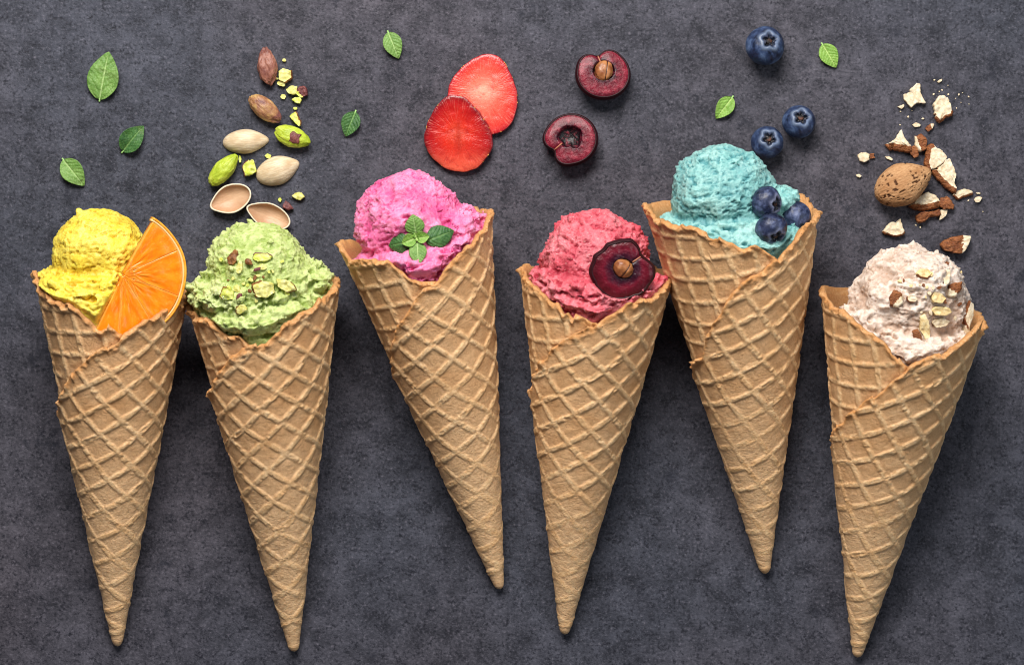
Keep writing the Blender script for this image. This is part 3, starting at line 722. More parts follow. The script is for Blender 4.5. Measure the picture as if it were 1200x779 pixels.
def cherry(center, z, Rx, Ry, notch_a, depth, label, rot, stone, mat, group='halved cherries', hol=.42, wrinkle=0.0, hc=(0, 0)):
    root = thing('cherry_half', label, 'halved cherry', P(*center, z), rot, group=group)
    n = 96; a = np.linspace(0, 2 * math.pi, n, endpoint=False); na = R(notch_a)
    da = (a - na + math.pi) % (2 * math.pi) - math.pi
    ro = np.hypot(Rx * np.cos(a), Ry * np.sin(a)) * (1 - .22 * np.exp(-(da / .28) ** 2) + .05 * np.exp(-((np.abs(da) - .7) / .3) ** 2))
    ro = ro * (1 + wrinkle * fbm(np.stack([np.cos(a) * 3, np.sin(a) * 3, np.full(n, z)], 1), 2, 4))
    rows, pl = [], []
    nr = 40
    for q in np.linspace(.01, 1, nr):
        x, y = ro * q * np.cos(a), ro * q * np.sin(a)
        hx, hy = hc; rh = np.hypot((x - hx) / Rx, (y - hy) / Ry) / (hol * (1 + (.0 if stone else .22) * fbm(np.stack([np.cos(a) * 1.6, np.sin(a) * 1.6, np.full(n, z + 3.)], 1), 3, 14)))
        groove = 1.6 * np.exp(-(da / .10) ** 2) * (q > .3)
        zz = depth + .9 * (1 - q ** 4) - np.where(rh < 1, 8.0 * np.sqrt(np.clip(1 - rh ** 2, 0, 1)), 0) - 1.2 * q ** 10 - groove
        if wrinkle: zz = zz + 1.6 * wrinkle * 8 * fbm(np.stack([x / 8, y / 8, np.full(n, 2.)], 1), 3, 8)
        rows.append(np.stack([x, y, zz], 1)); pl.append(np.stack([np.cos(a), np.sin(a), np.maximum(rh * hol, 0)], 1))
    mesh_obj('flesh', np.concatenate(rows), grid_faces(nr, n, wrap=True) + [list(range(n))[::-1]], mat.m, root, attrs={'polar': np.concatenate(pl)})
    sk = []; ns = 16
    for (e_, zz_) in ((.962, -.2), (.985, .4), (1.008, .5)): sk.append(np.stack([ro * e_ * np.cos(a), ro * e_ * np.sin(a), np.full(n, depth - .6 + zz_)], 1))
    for t in np.linspace(0, 1, ns):
        th = t * math.pi / 2; s_ = math.cos(th) * (1 + .22 * math.sin(th * 2))
        sk.append(np.stack([ro * max(s_, .02) * np.cos(a) * (1.012), ro * max(s_, .02) * np.sin(a) * 1.012, np.full(n, (depth - .3) * (1 - math.sin(th)))], 1))
    mesh_obj('skin', np.concatenate(sk), grid_faces(ns + 3, n, wrap=True, flip=True) + [list(range((ns + 2) * n, (ns + 3) * n))], CS.m, root)
    if stone:
        v, f = ico(5); sx_, sy_, sz_, sa = stone
        seam = np.exp(-((v[:, 0] - .28) / .07) ** 2) * (v[:, 2] > 0)
        v = v * (1 - .10 * seam[:, None]); v = v * (1 + .06 * fbm(v * 2.2 + sx_, 3, 3))[:, None]
        v = v * np.array([sx_, sy_, sz_])
        o = mesh_obj('stone', v, f, ST.m, root); o.location = (hc[0] * S, hc[1] * S, (depth - 1.5) * S); o.rotation_euler = (0, 0, R(sa))
        g = np.linspace(-1.15, 1.15, 24); r_ = []
        for t in g:
            x0 = .28 * sx_; yy = math.sin(t) * sy_ * .93; zz = math.cos(t) * sz_ * .93
            r_ += [(x0 - .5, yy, zz), (x0, yy * 1.0, zz + .25), (x0 + .5, yy, zz)]
        go = mesh_obj('seam', np.array(r_), grid_faces(24, 3), SH.m, o)
    v, f = stalk_geo((math.cos(na) * Rx * .42 + hc[0] * .5, math.sin(na) * Ry * .42 + hc[1] * .5, depth + .2), (math.cos(na) * Rx * .80, math.sin(na) * Ry * .80, depth - 1.0), .8)
    mesh_obj('fibre', v, f, PF.m, root)
    return root
cherry((705.5, 91.5), 3.5, 30, 28, 105, 19, 'halved cherry showing its brown stone, lying above the other half', (R(-10), R(3), 0), (10.5, 13, 8.5, -8), FL, hc=(.5, 3.5))
cherry((670, 167), 3.5, 29.5, 29, 215, 19, 'hollow cherry half without a stone, below the half with the stone', (R(-9), R(-5), 0), None, FL, hol=.48, hc=(0, 3))
pc, nn = surf(cones[3], 728, 314, 8)
dz_ = Vector((nn[0] * .30, nn[1] * .3 - .10, 1)).normalized()
cherry((727, 315), k3.cherry_face - 15, 33, 31.5, 38, 15, 'dark wrinkled cherry half pressed into the raspberry red ice cream', aim(CHN), (12, 10, 9, -35), FD, hol=.34, wrinkle=.06, hc=(1, 2.5))

# ------------------------------------------------------------------ blueberries
BM = M('blueberry_skin', rough=.45, spec=.4)
n1 = BM.noise(95, 5, .65, dist=.8); n2 = BM.noise(380, 4, .65); d_ = BM.attr('dark')
bl = BM.math('ADD', BM.math('MULTIPLY', n1, .65), BM.math('MULTIPLY', n2, .35))
col = BM.ramp(bl, [(.40, lin('#10162a')), (.50, lin('#2b3a5a')), (.60, lin('#4c6083')), (.72, lin('#7b8fae'))])
col = BM.mix(BM.math('MULTIPLY', BM.attr('lip'), .45), col, lin('#8b9cb8')); col = BM.mix(d_, col, lin('#0b0b12')); BM.color(col); BM.rough(BM.ramp(bl, [(.4, .28), (.6, .65)])); BM.bump(n2, .0004, .5)
BD = M('blueberry_skin_dark', rough=.35, spec=.45)
n1 = BD.noise(80, 5, .65, dist=.8); n2 = BD.noise(320, 4, .65); d_ = BD.attr('dark')
bl = BD.math('ADD', BD.math('MULTIPLY', n1, .6), BD.math('MULTIPLY', n2, .4))
col = BD.ramp(bl, [(.40, lin('#0f1325')), (.50, lin('#262e4a')), (.60, lin('#525d80')), (.72, lin('#8d94b0'))])
col = BD.mix(BD.math('MULTIPLY', BD.attr('lip'), .6), col, lin('#868ca8')); col = BD.mix(d_, col, lin('#0b0910')); BD.color(col); BD.rough(BD.ramp(bl, [(.4, .25), (.6, .6)])); BD.bump(n2, .0006, .7)
BC = M('blueberry_crown', rough=.6); BC.color(BC.mix(BC.ramp(BC.noise(500, 3), [(.4, 0.0), (.6, 1.0)]), lin('#0d0c14'), lin('#232840')))
BH = M('blueberry_scar', rough=.7); BH.color(BH.mix(BH.ramp(BH.noise(500, 3), [(.45, 0.0), (.65, 1.0)]), lin('#0d090c'), lin('#6b4334')))
def blueberry(x, y, z, r, d, spin, mat, label, group, pruned=0.0, cr=.36):
    v, f = ico(5)
    root = thing('blueberry', label, 'blueberry', P(x, y, z), aim(d, spin), group=group)
    pa = np.arccos(np.clip(v[:, 2], -1, 1)); az = np.arctan2(v[:, 1], v[:, 0])
    tb = cr * (1 + .20 * np.cos(5 * az))
    ins = 1 - sstep(-.10, .05, pa - tb); lipm = np.exp(-((pa - tb - .12) / .12) ** 2)
    k_ = 1 - .30 * ins + .03 * lipm + .02 * fbm(v * 1.5 + x, 2, 3) - pruned * np.clip(fbm(v * 3.2 + x, 2, 6), 0, 1)
    v2 = v * k_[:, None] * r; v2[:, 2] *= .88
    mesh_obj('berry', v2, f, mat.m, root, attrs={'dark': ins, 'lip': lipm * (1 - ins)})
    vs, fs = [], []                                     # crown: five pointed sepals round the scar
    for q in range(5):
        a0 = 2 * math.pi * (q + .5) / 5; b = len(vs)
        for (t, s_, hh) in ((0, -.42, 0), (0, .42, 0), (.55, -.27, .05), (.55, .27, .05), (1, 0, .02)):
            pr = cr * (1.0 - .52 * t) ; aa = a0 + s_ * (1 - .2 * t)
            rad_ = r * (.955 + hh - .05 * t)
            for off in (0, -.045):
                rr_ = rad_ + off * r
                vs.append((rr_ * math.sin(pr) * math.cos(aa), rr_ * math.sin(pr) * math.sin(aa), rr_ * math.cos(pr) * .88))
        fs += [[b, b + 2, b + 6, b + 4], [b + 4, b + 6, b + 8], [b + 1, b + 5, b + 7, b + 3], [b + 5, b + 9, b + 7],
               [b, b + 4, b + 5, b + 1], [b + 4, b + 8, b + 9, b + 5], [b + 2, b + 3, b + 7, b + 6], [b + 6, b + 7, b + 9, b + 8], [b, b + 1, b + 3, b + 2]]
    mesh_obj('crown', vs, fs, BC.m, root, smooth=False)
    dv, df = ico(2); dv = dv * np.array([1, 1, .35]) * r * .17; mesh_obj('scar', dv + np.array([0, 0, r * .88 * .74]), df, BH.m, root)
    return root
blueberry(896.5, 54, 21, 22.8, (.22, .28, 1), .3, BM, 'largest blueberry lying alone at the top between the mint leaves', 'loose blueberries on the table')
blueberry(899, 167, 17.5, 19.2, (.08, .25, 1), .9, BM, 'blueberry just above the turquoise ice cream, lower left of the touching pair', 'loose blueberries on the table', cr=.42)
blueberry(936, 143, 17.5, 19.6, (.10, .30, 1), .1, BM, 'blueberry on the right of the pair above the turquoise cone', 'loose blueberries on the table', cr=.42)
p1, _ = surf(cones[4], 898, 237, 8); p2, _ = surf(cones[4], 904, 268, 8); p3, _ = surf(cones[4], 926, 256, 8)
blueberry(898, 237, max(p1[2], 112) + 8, 18.6, (1.0, -.25, .8), .5, BD, 'blueberry highest on the turquoise ice cream, crown turned right', 'blueberries on the turquoise scoop', .05, .40)
blueberry(904, 268, max(p2[2], 128) + 8, 18.4, (.45, -.9, .75), .2, BD, 'lowest blueberry on the turquoise ice cream, next to the waffle notch', 'blueberries on the turquoise scoop', .05, .42)
blueberry(932, 254, max(p3[2], 105) + 2, 18, (.3, .2, -1), .8, BD, 'blueberry at the right waffle rim of the turquoise cone', 'blueberries on the turquoise scoop', .05)

# ------------------------------------------------------------------ nuts: shared materials
def nutmat(name, c1, c2, c3, rough=.55, sc1=160, sc2=600, b=.0007, stretch=None, sss=.12, thr=.5):
    m = M(name, rough=rough, sss=sss, sssr=(1, .7, .4), sscale=.0012, spec=.4)
    a = m.noise(sc1, 4, .6, stretch=stretch); c = m.noise(sc2, 3, .6, stretch=stretch)
    col = m.mix(m.ramp(a, [(thr - .12, 0.0), (thr + .12, 1.0)]), c1, c2); col = m.mix(m.ramp(c, [(.35, .6), (.55, 0.0)]), col, c3)
    m.color(col); m.bump(a, b, .6); m.bump(c, b * .6, .7); return m.m
A_FLESH = nutmat('almond_flesh', lin('#dfccab'), lin('#eddfc4'), lin('#cbb087'))
A_CREAM = nutmat('almond_flesh_golden', lin('#e8cd92'), lin('#f3e2b4'), lin('#cfa763'))
A_SKIN = nutmat('almond_skin', lin('#7d4420'), lin('#a8683a'), lin('#4e2712'), sc1=300, sc2=1000, b=.0016, stretch=(1, 2.2, 1))
P_GREEN = nutmat('pistachio_flesh', lin('#b5c22f'), lin('#dbe06a'), lin('#e9e9a4'), sss=.2)
P_CREAM = nutmat('pistachio_flesh_pale', lin('#dcd67c'), lin('#efe9a6'), lin('#b7b33a'), sss=.2)
P_SKIN = nutmat('pistachio_skin', lin('#6d3a3a'), lin('#8a5148'), lin('#4a2026'), b=.001)
P_BROWN = nutmat('pistachio_skin_brown', lin('#7a4a22'), lin('#9c6a34'), lin('#4c2a12'), b=.001)
def chunk(name, label, cat, outl, h, z0=0, skin=None, ext=0.0, mats=(A_FLESH, A_SKIN), top_skin=False, group=None, conv=None, seed=0, normal=None, rough_=.9, both=0):
    """broken nut piece from the outline of its upper face"""
    pts = np.array([P(x, y, z0 + h) for x, y in outl])[:, :2]; c0 = pts.mean(0)
    cl = np.concatenate([pts, pts[:1]]); seg = np.hypot(*(cl[1:] - cl[:-1]).T); cum = np.concatenate([[0], np.cumsum(seg)])
    per = cum[-1]; n = int(np.clip(per / 1.6, 16, 64)); tt = np.linspace(0, per, n, endpoint=False)
    q = np.stack([np.interp(tt, cum, cl[:, 0]), np.interp(tt, cum, cl[:, 1])], 1) - c0
    if ((q[:, 0] * np.roll(q[:, 1], -1) - np.roll(q[:, 0], -1) * q[:, 1]).sum()) < 0: q = q[::-1]
    r_ = np.random.default_rng(seed + 100); size = math.sqrt(max(per * per / 16, 1)); amp = min(.06 * size, .8) * rough_
    q = q + r_.normal(0, 1, q.shape) * amp * .35
    tang = np.roll(q, -1, 0) - np.roll(q, 1, 0); nrm = np.stack([tang[:, 1], -tang[:, 0]], 1); nrm /= np.linalg.norm(nrm, axis=1)[:, None] + 1e-9
    sk = np.zeros(n)
    if skin is not None:
        sd = np.array([math.cos(R(skin)), math.sin(R(skin))]); dt = nrm @ sd; sk = sstep(.0, .5, dt)
        if both: sk = np.maximum(sk, sstep(.0, .5, -dt))
    rings = []; fm = []
    lev = [(0.0, .25, -.06), (.12, .7, 0), (.45, 1.0, .03), (.8, .75, .02), (1.0, .0, 0)]
    for (zz, e, g_) in lev:
        rings.append(np.concatenate([q * (1 + g_) + nrm * (sk * ext * .8 * e)[:, None], np.full((n, 1), zz * h)], 1))
    tops = []
    for s_ in (.93, .78, .58, .36, .15):
        t2 = q * s_; nz = vnoise(np.concatenate([t2 / 3.2, np.full((n, 1), seed * 1.3)], 1), 5) * min(h * .16, 1.5) + vnoise(np.concatenate([t2 / 7, np.full((n, 1), seed * 1.3)], 1), 6) * min(h * .14, 1.6)
        zt = h + nz * (1 - s_ ** 3 * .3) + (min(h * .12, 1.2) if top_skin else .3) * (1 - s_)
        tops.append(np.concatenate([t2, zt[:, None]], 1))
    v = np.concatenate(rings + tops); nr = len(lev) + 5
    v[:n * len(lev), :2] += vnoise(v[:n * len(lev)] / 2.5 + seed, 8)[:, None] * amp * .5
    f = grid_faces(nr, n, wrap=True) + [list(range((nr - 1) * n, nr * n)), list(range(n))[::-1]]
    for rr_ in range(nr - 1):
        for c in range(n):
            fm.append((1 if (rr_ < len(lev) - 1 and sk[c] > .3) or (top_skin and True) else 0))
    fm += [1 if top_skin else 0, 1 if skin is not None or top_skin else 0]
    if top_skin and top_skin != True:        # skin covers only the side facing the given direction
        sd = np.array([math.cos(R(top_skin)), math.sin(R(top_skin))]); ext_ = (q @ sd)
        lim = np.percentile(ext_, 30)
        cen = np.array([v[list(fc)][:, :2].mean(0) for fc in f]) @ sd
        fm = [1 if cc > lim * .8 else 0 for cc in cen]
    o = mesh_obj(name, v, f, list(mats), None, (c0[0], c0[1], z0), fmat=fm, smooth=True)
    if normal is not None: o.rotation_euler = aim(normal)
    tag(o, label, cat, group); return o
def ell(x, y, a, b, ang, n=9, seed=0, jit=.16):
    r_ = np.random.default_rng(seed + 5); o = []
    for k in range(n):
        t = 2 * math.pi * k / n + r_.uniform(-.3, .3); s_ = 1 + r_.uniform(-jit, jit)
        px, py = a / 2 * s_ * math.cos(t), b / 2 * s_ * math.sin(t); ca, sa = math.cos(R(ang)), math.sin(R(ang))
        o.append((x + px * ca - py * sa, y + px * sa + py * ca))      # ang in picture sense (clockwise down)
    return o
c5 = lambda L: [(1030 + x / 7.79, 80 + y / 7.79) for x, y in L]
c6 = lambda L: [(1030 + x / 6.49, 160 + y / 6.49) for x, y in L]
c8 = lambda L: [(990 + x / 3.388, 80 + y / 3.388) for x, y in L]
GA = 'broken almond pieces on the table'
AL = [
 (c5([(280,200),(345,140),(375,145),(380,230),(400,270),(430,320),(350,315),(295,360),(230,285),(230,240),(300,215)]), 7, None, 0, 0, 'star shaped cream almond piece, topmost of the almond bits'),
 (c5([(550,255),(590,245),(630,270),(655,330),(665,370),(655,415),(600,430),(560,478),(520,420),(500,330)]), 10, -80, 4, 0, 'oval pale almond chunk with brown edge at the upper right'),
 (c5([(85,690),(150,650),(205,560),(240,640),(300,710),(200,698),(130,685)]), 9, -92, 10, 0, 'three pointed almond piece, white on top with brown skin below it'),
 (c5([(345,630),(400,605),(440,650),(435,740),(405,758),(380,755),(350,700)]), 8, 180, 2.5, 20, 'upright brown skinned almond bit between the three pointed piece and white halves'),
 (c6([(240,110),(270,75),(300,100),(300,150),(270,165),(240,130)]), 6, 90, 2, True, 'small brown almond bit above the tip of the almond shell'),
 (c6([(400,95),(430,80),(480,110),(520,155),(490,200),(430,240),(395,250),(385,190),(392,140)]), 10, 172, 7, 0, 'upper of two large white almond halves, brown skin on its left side'),
 (c6([(440,255),(490,210),(510,175),(540,170),(570,230),(590,290),(575,340),(595,400),(540,365),(480,305)]), 10, 222, 7.5, 0, 'lower of two large white almond halves, brown skin along its lower left'),
 (c6([(270,510),(300,460),(370,420),(430,450),(465,490),(400,505),(330,520)]), 9, -92, 9, 0, 'white topped almond piece at the lower right side of the shell'),
 (c6([(465,470),(520,455),(545,485),(570,520),(565,550),(500,555),(462,530)]), 8, 0, 1, True, 'rough brown almond bit to the right of the white topped piece'),
 (c6([(285,600),(320,575),(400,570),(462,552),(465,590),(380,603),(345,640),(300,645)]), 8, -90, 2.5, True, 'long brown almond splinter lying under the white topped piece'),
 (c6([(462,635),(470,560),(525,558),(515,595),(490,620)]), 5, None, 0, 0, 'small white almond wedge at the end of the brown splinter'),
 (c6([(570,430),(610,412),(640,400),(690,405),(715,425),(680,440),(640,450),(600,468)]), 5, -90, 3, 0, 'ragged white and brown almond flake at the right of the pile'),
 (c6([(725,480),(735,462),(760,455),(788,465),(765,500),(738,503)]), 4, None, 0, 0, 'smooth white almond chip farthest right'),
 (c6([(35,720),(60,680),(95,650),(130,655),(165,625),(180,690),(195,720),(170,745),(130,750),(60,735)]), 8, -90, 2.5, 0, 'cream almond fragment just above the beige ice cream'),
 (c8([(52,345),(62,336),(80,334),(98,342),(97,365),(75,374),(58,366)]), 5, None, 0, 0, 'pale almond nub at the far left of the almond shell'),
 (c8([(99,340),(118,338),(114,348),(121,356),(100,360)]), 3, None, 0, True, 'tiny brown skin flake touching the pale nub left of the shell'),
 (c5([(425,552),(450,530),(480,510),(505,512),(492,548),(450,582)]), 4, 90, 1, 200, 'small orange brown almond bit above the almond pile'),
 (c8([(160,350),(176,350),(192,362),(186,367),(165,358)]), 3, None, 0, 0, 'thin white almond sliver just above the shell'),
 (c8([(46,422),(58,420),(67,428),(60,434),(47,430)]), 3, None, 0, 0, 'white almond chip left of the shell near the turquoise cone'),
 (c5([(168,350),(200,343),(230,328),(232,352),(205,373)]), 3, None, 0, 0, 'white almond chip lower left of the star shaped piece'),
 (c5([(530,125),(555,105),(577,100),(575,118),(545,134)]), 3, None, 0, 0, 'white almond chip highest of all, above the star shaped piece'),
 (c5([(305,515),(340,495),(382,515),(375,532),(325,537)]), 3, None, 0, 0, 'white almond chip below the star shaped piece'),
 (c5([(388,460),(400,453),(416,458),(410,468),(392,469)]), 2, None, 0, 0, 'tiny white chip between the star shaped piece and orange brown bit'),
 (c6([(740,430),(758,426),(775,430),(765,438),(748,438)]), 2, None, 0, 0, 'tiny white chip above the farthest right almond chip'),
]
for j, (o_, h, sk, ex, ts, lab) in enumerate(AL):
    chunk('almond_piece', lab, 'almond piece', o_, h, skin=sk, ext=ex, top_skin=ts, group=GA, seed=j)
# half almond by the right scoop: brown flank with the cut end pale
chunk('almond_piece', 'brown almond half with a pale cut end, right above the beige scoop', 'almond piece',
      c8([(382,703),(400,687),(430,675),(470,668),(502,671),(494,695),(478,725),(462,736),(430,732),(395,722)]), 12, skin=90, ext=2, top_skin=176, group=GA, seed=60, rough_=.4)
for j in range(26):                        # finest crumbs
    cx, cy, wh = [(1118, 108, 'above and right of the oval almond chunk'), (1130, 118, 'out to the right of the oval almond chunk'), (1057, 141, 'below the star shaped almond piece'), (1092, 100, 'between star shaped and oval almond pieces'), (1140, 230, 'around the rightmost almond chips'), (1080, 262, 'below the pile of brown almond bits')][j % 6]
    x = cx + rng.normal(0, 9); y = cy + rng.normal(0, 7); s_ = rng.uniform(.9, 2.2)
    chunk('almond_crumb', 'tiny white almond crumb ' + wh, 'crumb', ell(x, y, s_ * 1.3, s_, rng.uniform(0, 180), 7, j), 1.2, group='fine almond crumbs', seed=j)

# ------------------------------------------------------------------ almond in its shell
ASH = M('almond_shell', rough=.7, spec=.25); pt = ASH.attr('pit'); a = ASH.noise(90, 4, .6, stretch=(1, 2.4, 1)); c = ASH.noise(600, 3, .6, stretch=(1, 3, 1))
col = ASH.mix(ASH.ramp(a, [(.35, 0.0), (.65, 1.0)]), lin('#a97a50'), lin('#c69a6e')); col = ASH.mix(ASH.ramp(c, [(.35, .6), (.55, 0.0)]), col, lin('#9a6a44'))
col = ASH.mix(pt, col, lin('#4a2a14')); ASH.color(col); ASH.bump(c, .0006, .8)
v, f = ico(6)
x = v[:, 0]
tp = 1 - .34 * np.clip(x, 0, 1) ** 1.4 - .06 * np.clip(-x, 0, 1)
p = v * np.array([34, 24.5, 19]); p[:, 1] *= tp; p[:, 2] *= tp
p[:, 0] += 2.5 * np.clip(x, 0, 1) ** 6
nq = vnoise(p * np.array([1/4.5, 1/2.0, 1/2.0]) + 4, 3); pit = sstep(.40, .58, nq) * (vnoise(p / 16, 6) > -.45)
lines = .5 * fbm(np.stack([p[:, 0] / 22, np.arctan2(p[:, 1], p[:, 2]) * 5, np.zeros(len(p))], 1), 3, 8)
seam = np.exp(-((v[:, 2] + .12 + .04 * vnoise(p / 9, 5)) / .035) ** 2)
nrm = v / np.array([34, 24.5, 19]); nrm /= np.linalg.norm(nrm, axis=1)[:, None]
p = p + nrm * (lines - 1.5 * pit - 1.4 * seam + 1.1 * np.exp(-((v[:, 2] + .2) / .06) ** 2))[:, None]
o = mesh_obj('almond_in_shell', p, f, ASH.m, None, P(1057.5, 215.5, 19.2), attrs={'pit': np.clip(pit + .6 * seam, 0, 1)})
o.rotation_euler = (R(-14), 0, R(25)); tag(o, 'whole almond in its pitted tan shell amid the broken almond pieces', 'almond')

# ------------------------------------------------------------------ pistachios
SHM = M('pistachio_shell', rough=.45, sss=.15, sssr=(1, .8, .6), sscale=.0015, spec=.45)
a = SHM.noise(60, 4, .6, stretch=(1, 2.5, 1)); c = SHM.noise(420, 3, .6, stretch=(.6, 3, 1)); ins = SHM.attr('inside'); ed_ = SHM.attr('rim')
col = SHM.mix(SHM.ramp(a, [(.35, 0.0), (.65, 1.0)]), lin('#d2bb96'), lin('#e5d4b6')); col = SHM.mix(SHM.ramp(c, [(.38, .5), (.6, 0.0)]), col, lin('#b08e66'))
ic = SHM.mix(SHM.ramp(a, [(.3, 0.0), (.7, 1.0)]), lin('#b48a68'), lin('#d6b390')); icn = SHM.ramp(SHM.vor(75), [(.25, 0.0), (.8, .7)]); ic = SHM.mix(icn, ic, lin('#ab7c58')); col = SHM.mix(ins, col, ic); col = SHM.mix(ed_, col, lin('#e6d6bb')); SHM.color(col); SHM.bump(c, .0004, .5)
def shell(x, y, L, w, ang, up, label, dep=14, tilt=(0, 0)):
    nr, n = 22, 64; a = np.linspace(0, 2 * math.pi, n, endpoint=False)
    rows, ins, rim = [], [], []
    for side, k_ in ((0, 1.0), (1, .90)):
        ts = np.linspace(0, 1, nr) if side == 0 else np.linspace(1, 0, nr)
        for t in ts:
            th = t * math.pi / 2; cx, sz = max(math.sin(th), .02), math.cos(th)
            X = np.cos(a) * cx; Yq = np.sin(a) * cx
            tap = 1 - .30 * np.clip(X, 0, 1) ** 1.6 - .05 * np.clip(-X, 0, 1)
            pt_ = np.where(X > .8, (X - .8) * .25, 0)
            xx = (X + pt_) * L / 2 * (k_ if side == 0 else .93); yy = Yq * w / 2 * tap * k_
            zz = sz * dep * tap * (k_ if side == 0 else .86) + 0 * a
            nz = .25 * vnoise(np.stack([xx / 12, yy / 4, np.full(n, x * .1)], 1), 3)
            rows.append(np.stack([xx, yy, zz + nz], 1)); ins.append(np.full(n, side * 1.)); rim.append(np.full(n, math.exp(-((1 - t) / .035) ** 2)))
    v = np.concatenate(rows); f = grid_faces(2 * nr, n, wrap=True) + [list(range(n))[::-1], list(range((2 * nr - 1) * n, 2 * nr * n))]
    v[:, 2] -= 0
    if not up: v[:, 2] *= -1; v[:, 1] *= -1
    nm = 'pistachio_shell'
    h0 = 0.4 if up else dep
    o = mesh_obj(nm, v, f, SHM.m, None, P(x, y, h0), attrs={'inside': np.concatenate(ins), 'rim': np.concatenate(rim)})
    o.rotation_euler = (R(tilt[0]), R(tilt[1]), R(-ang)); tag(o, label, 'pistachio shell', 'empty pistachio shells'); return o
shell(287.5, 166, 53, 29, -4, True, 'smooth pistachio shell lying dome up, left of the purple and green kernel')
shell(325, 200, 52, 34, -20, True, 'larger domed pistachio shell, lower right of the other domed one')
shell(270.5, 233, 50, 34, 158, False, 'open pistachio shell hollow side up, left of the other hollow one', 12, (4, 3))
shell(315, 253, 53, 30, 202, False, 'open pistachio shell hollow side up, touching the green scoop', 12, (5, -3))
def kern_mat(name, stops, sc1=70, dist=.6, b=.0008, stretch=(1, 1.8, 1)):
    m = M(name, rough=.45, sss=.15, sssr=(1, .8, .4), sscale=.0015, spec=.45)
    a = m.noise(sc1, 4, .6, stretch=stretch, dist=dist); c = m.noise(500, 3, .6, stretch=(1, 2.5, 1))
    m.color(m.mix(m.ramp(c, [(.36, .4), (.55, 0.0)]), m.ramp(a, stops), stops[0][1])); m.bump(a, b, .5); m.bump(c, b * .6, .8); return m.m
K1 = kern_mat('kernel_red_brown', [(.35, lin('#70413a')), (.5, lin('#9b6553')), (.65, lin('#b98670'))])
K2 = kern_mat('kernel_tan_purple', [(.36, lin('#6c3b3c')), (.47, lin('#a3744f')), (.6, lin('#c3a064')), (.7, lin('#a8a04c'))])
K3 = kern_mat('kernel_green', [(.3, lin('#8fa41e')), (.5, lin('#b6c63a')), (.68, lin('#d9dd72'))])
def kernel(x, y, L, w, h, ang, mat, label, seed, wr=.06, patch=None):
    v, f = ico(5); X = v[:, 0]
    tap = 1 - .25 * np.clip(X, 0, 1) ** 1.5
    p = v * np.array([L / 2, w / 2, h / 2]); p[:, 1] *= tap; p[:, 2] *= tap
    ridge = fbm(np.stack([v[:, 0] * 1.2, np.arctan2(v[:, 1], v[:, 2]) * 1.5, np.full(len(v), seed * 2.)], 1), 3, seed)
    p *= (1 + wr * ridge + wr * .4 * fbm(v * 5 + seed, 2, seed + 3))[:, None]
    o = mesh_obj('pistachio_kernel', p, f, mat, None, P(x, y, h / 2))
    o.rotation_euler = (0, 0, R(-ang)); tag(o, label, 'pistachio', 'whole pistachio kernels')
    if patch is not None:
        (pa, pb, pc_, pd) = patch                       # a flap of purple skin left on the kernel
        nx = 12; rows = []
        for s_ in np.linspace(0, 1, nx):
            for t in np.linspace(0, 1, nx):
                X_ = pa + (pb - pa) * s_ + .04 * math.sin(7 * t); Y_ = pc_ + (pd - pc_) * t + .05 * math.sin(9 * s_)
                z_ = math.sqrt(max(1 - X_ ** 2 - Y_ ** 2, .02)); tp_ = 1 - .25 * max(X_, 0) ** 1.5
                rows.append((X_ * L / 2 * 1.04, Y_ * w / 2 * 1.04 * tp_, z_ * h / 2 * tp_ * 1.09))
        v = np.array(rows); b = v.copy(); b[:, 2] -= 1.5
        mesh_obj('skin_patch', np.concatenate([v, b]), grid_faces(nx, nx) + grid_faces(nx, nx, off=nx * nx, flip=True) +
                 [[c, c + 1, c + 1 + nx * nx, c + nx * nx] for c in range(nx - 1)] + [[(nx - 1) * nx + c, (nx - 1) * nx + c + 1, (nx - 1) * nx + c + 1 + nx * nx, (nx - 1) * nx + c + nx * nx] for c in range(nx - 1)] +
                 [[c * nx, (c + 1) * nx, (c + 1) * nx + nx * nx, c * nx + nx * nx] for c in range(nx - 1)] + [[c * nx + nx - 1, (c + 1) * nx + nx - 1, (c + 1) * nx + nx - 1 + nx * nx, c * nx + nx - 1 + nx * nx] for c in range(nx - 1)],
                 P_SKIN, o)
    return o
kernel(313, 77.5, 42, 22, 17, -97, K1, 'reddish brown wrinkled pistachio kernel, topmost', 3, .13)
kernel(310.5, 127.5, 44, 24, 19, 40, K2, 'tan and purple streaked pistachio kernel below the reddish one', 7, .08)
kernel(343, 160.5, 43, 24, 19, 20, K3, 'bright green pistachio kernel with a purple patch of skin', 9, .06, patch=(-.1, .42, -.55, .45))
kernel(262, 199, 45, 22, 18, -48, K3, 'smooth lime green pistachio kernel, leftmost beside the domed shells', 12, .06)
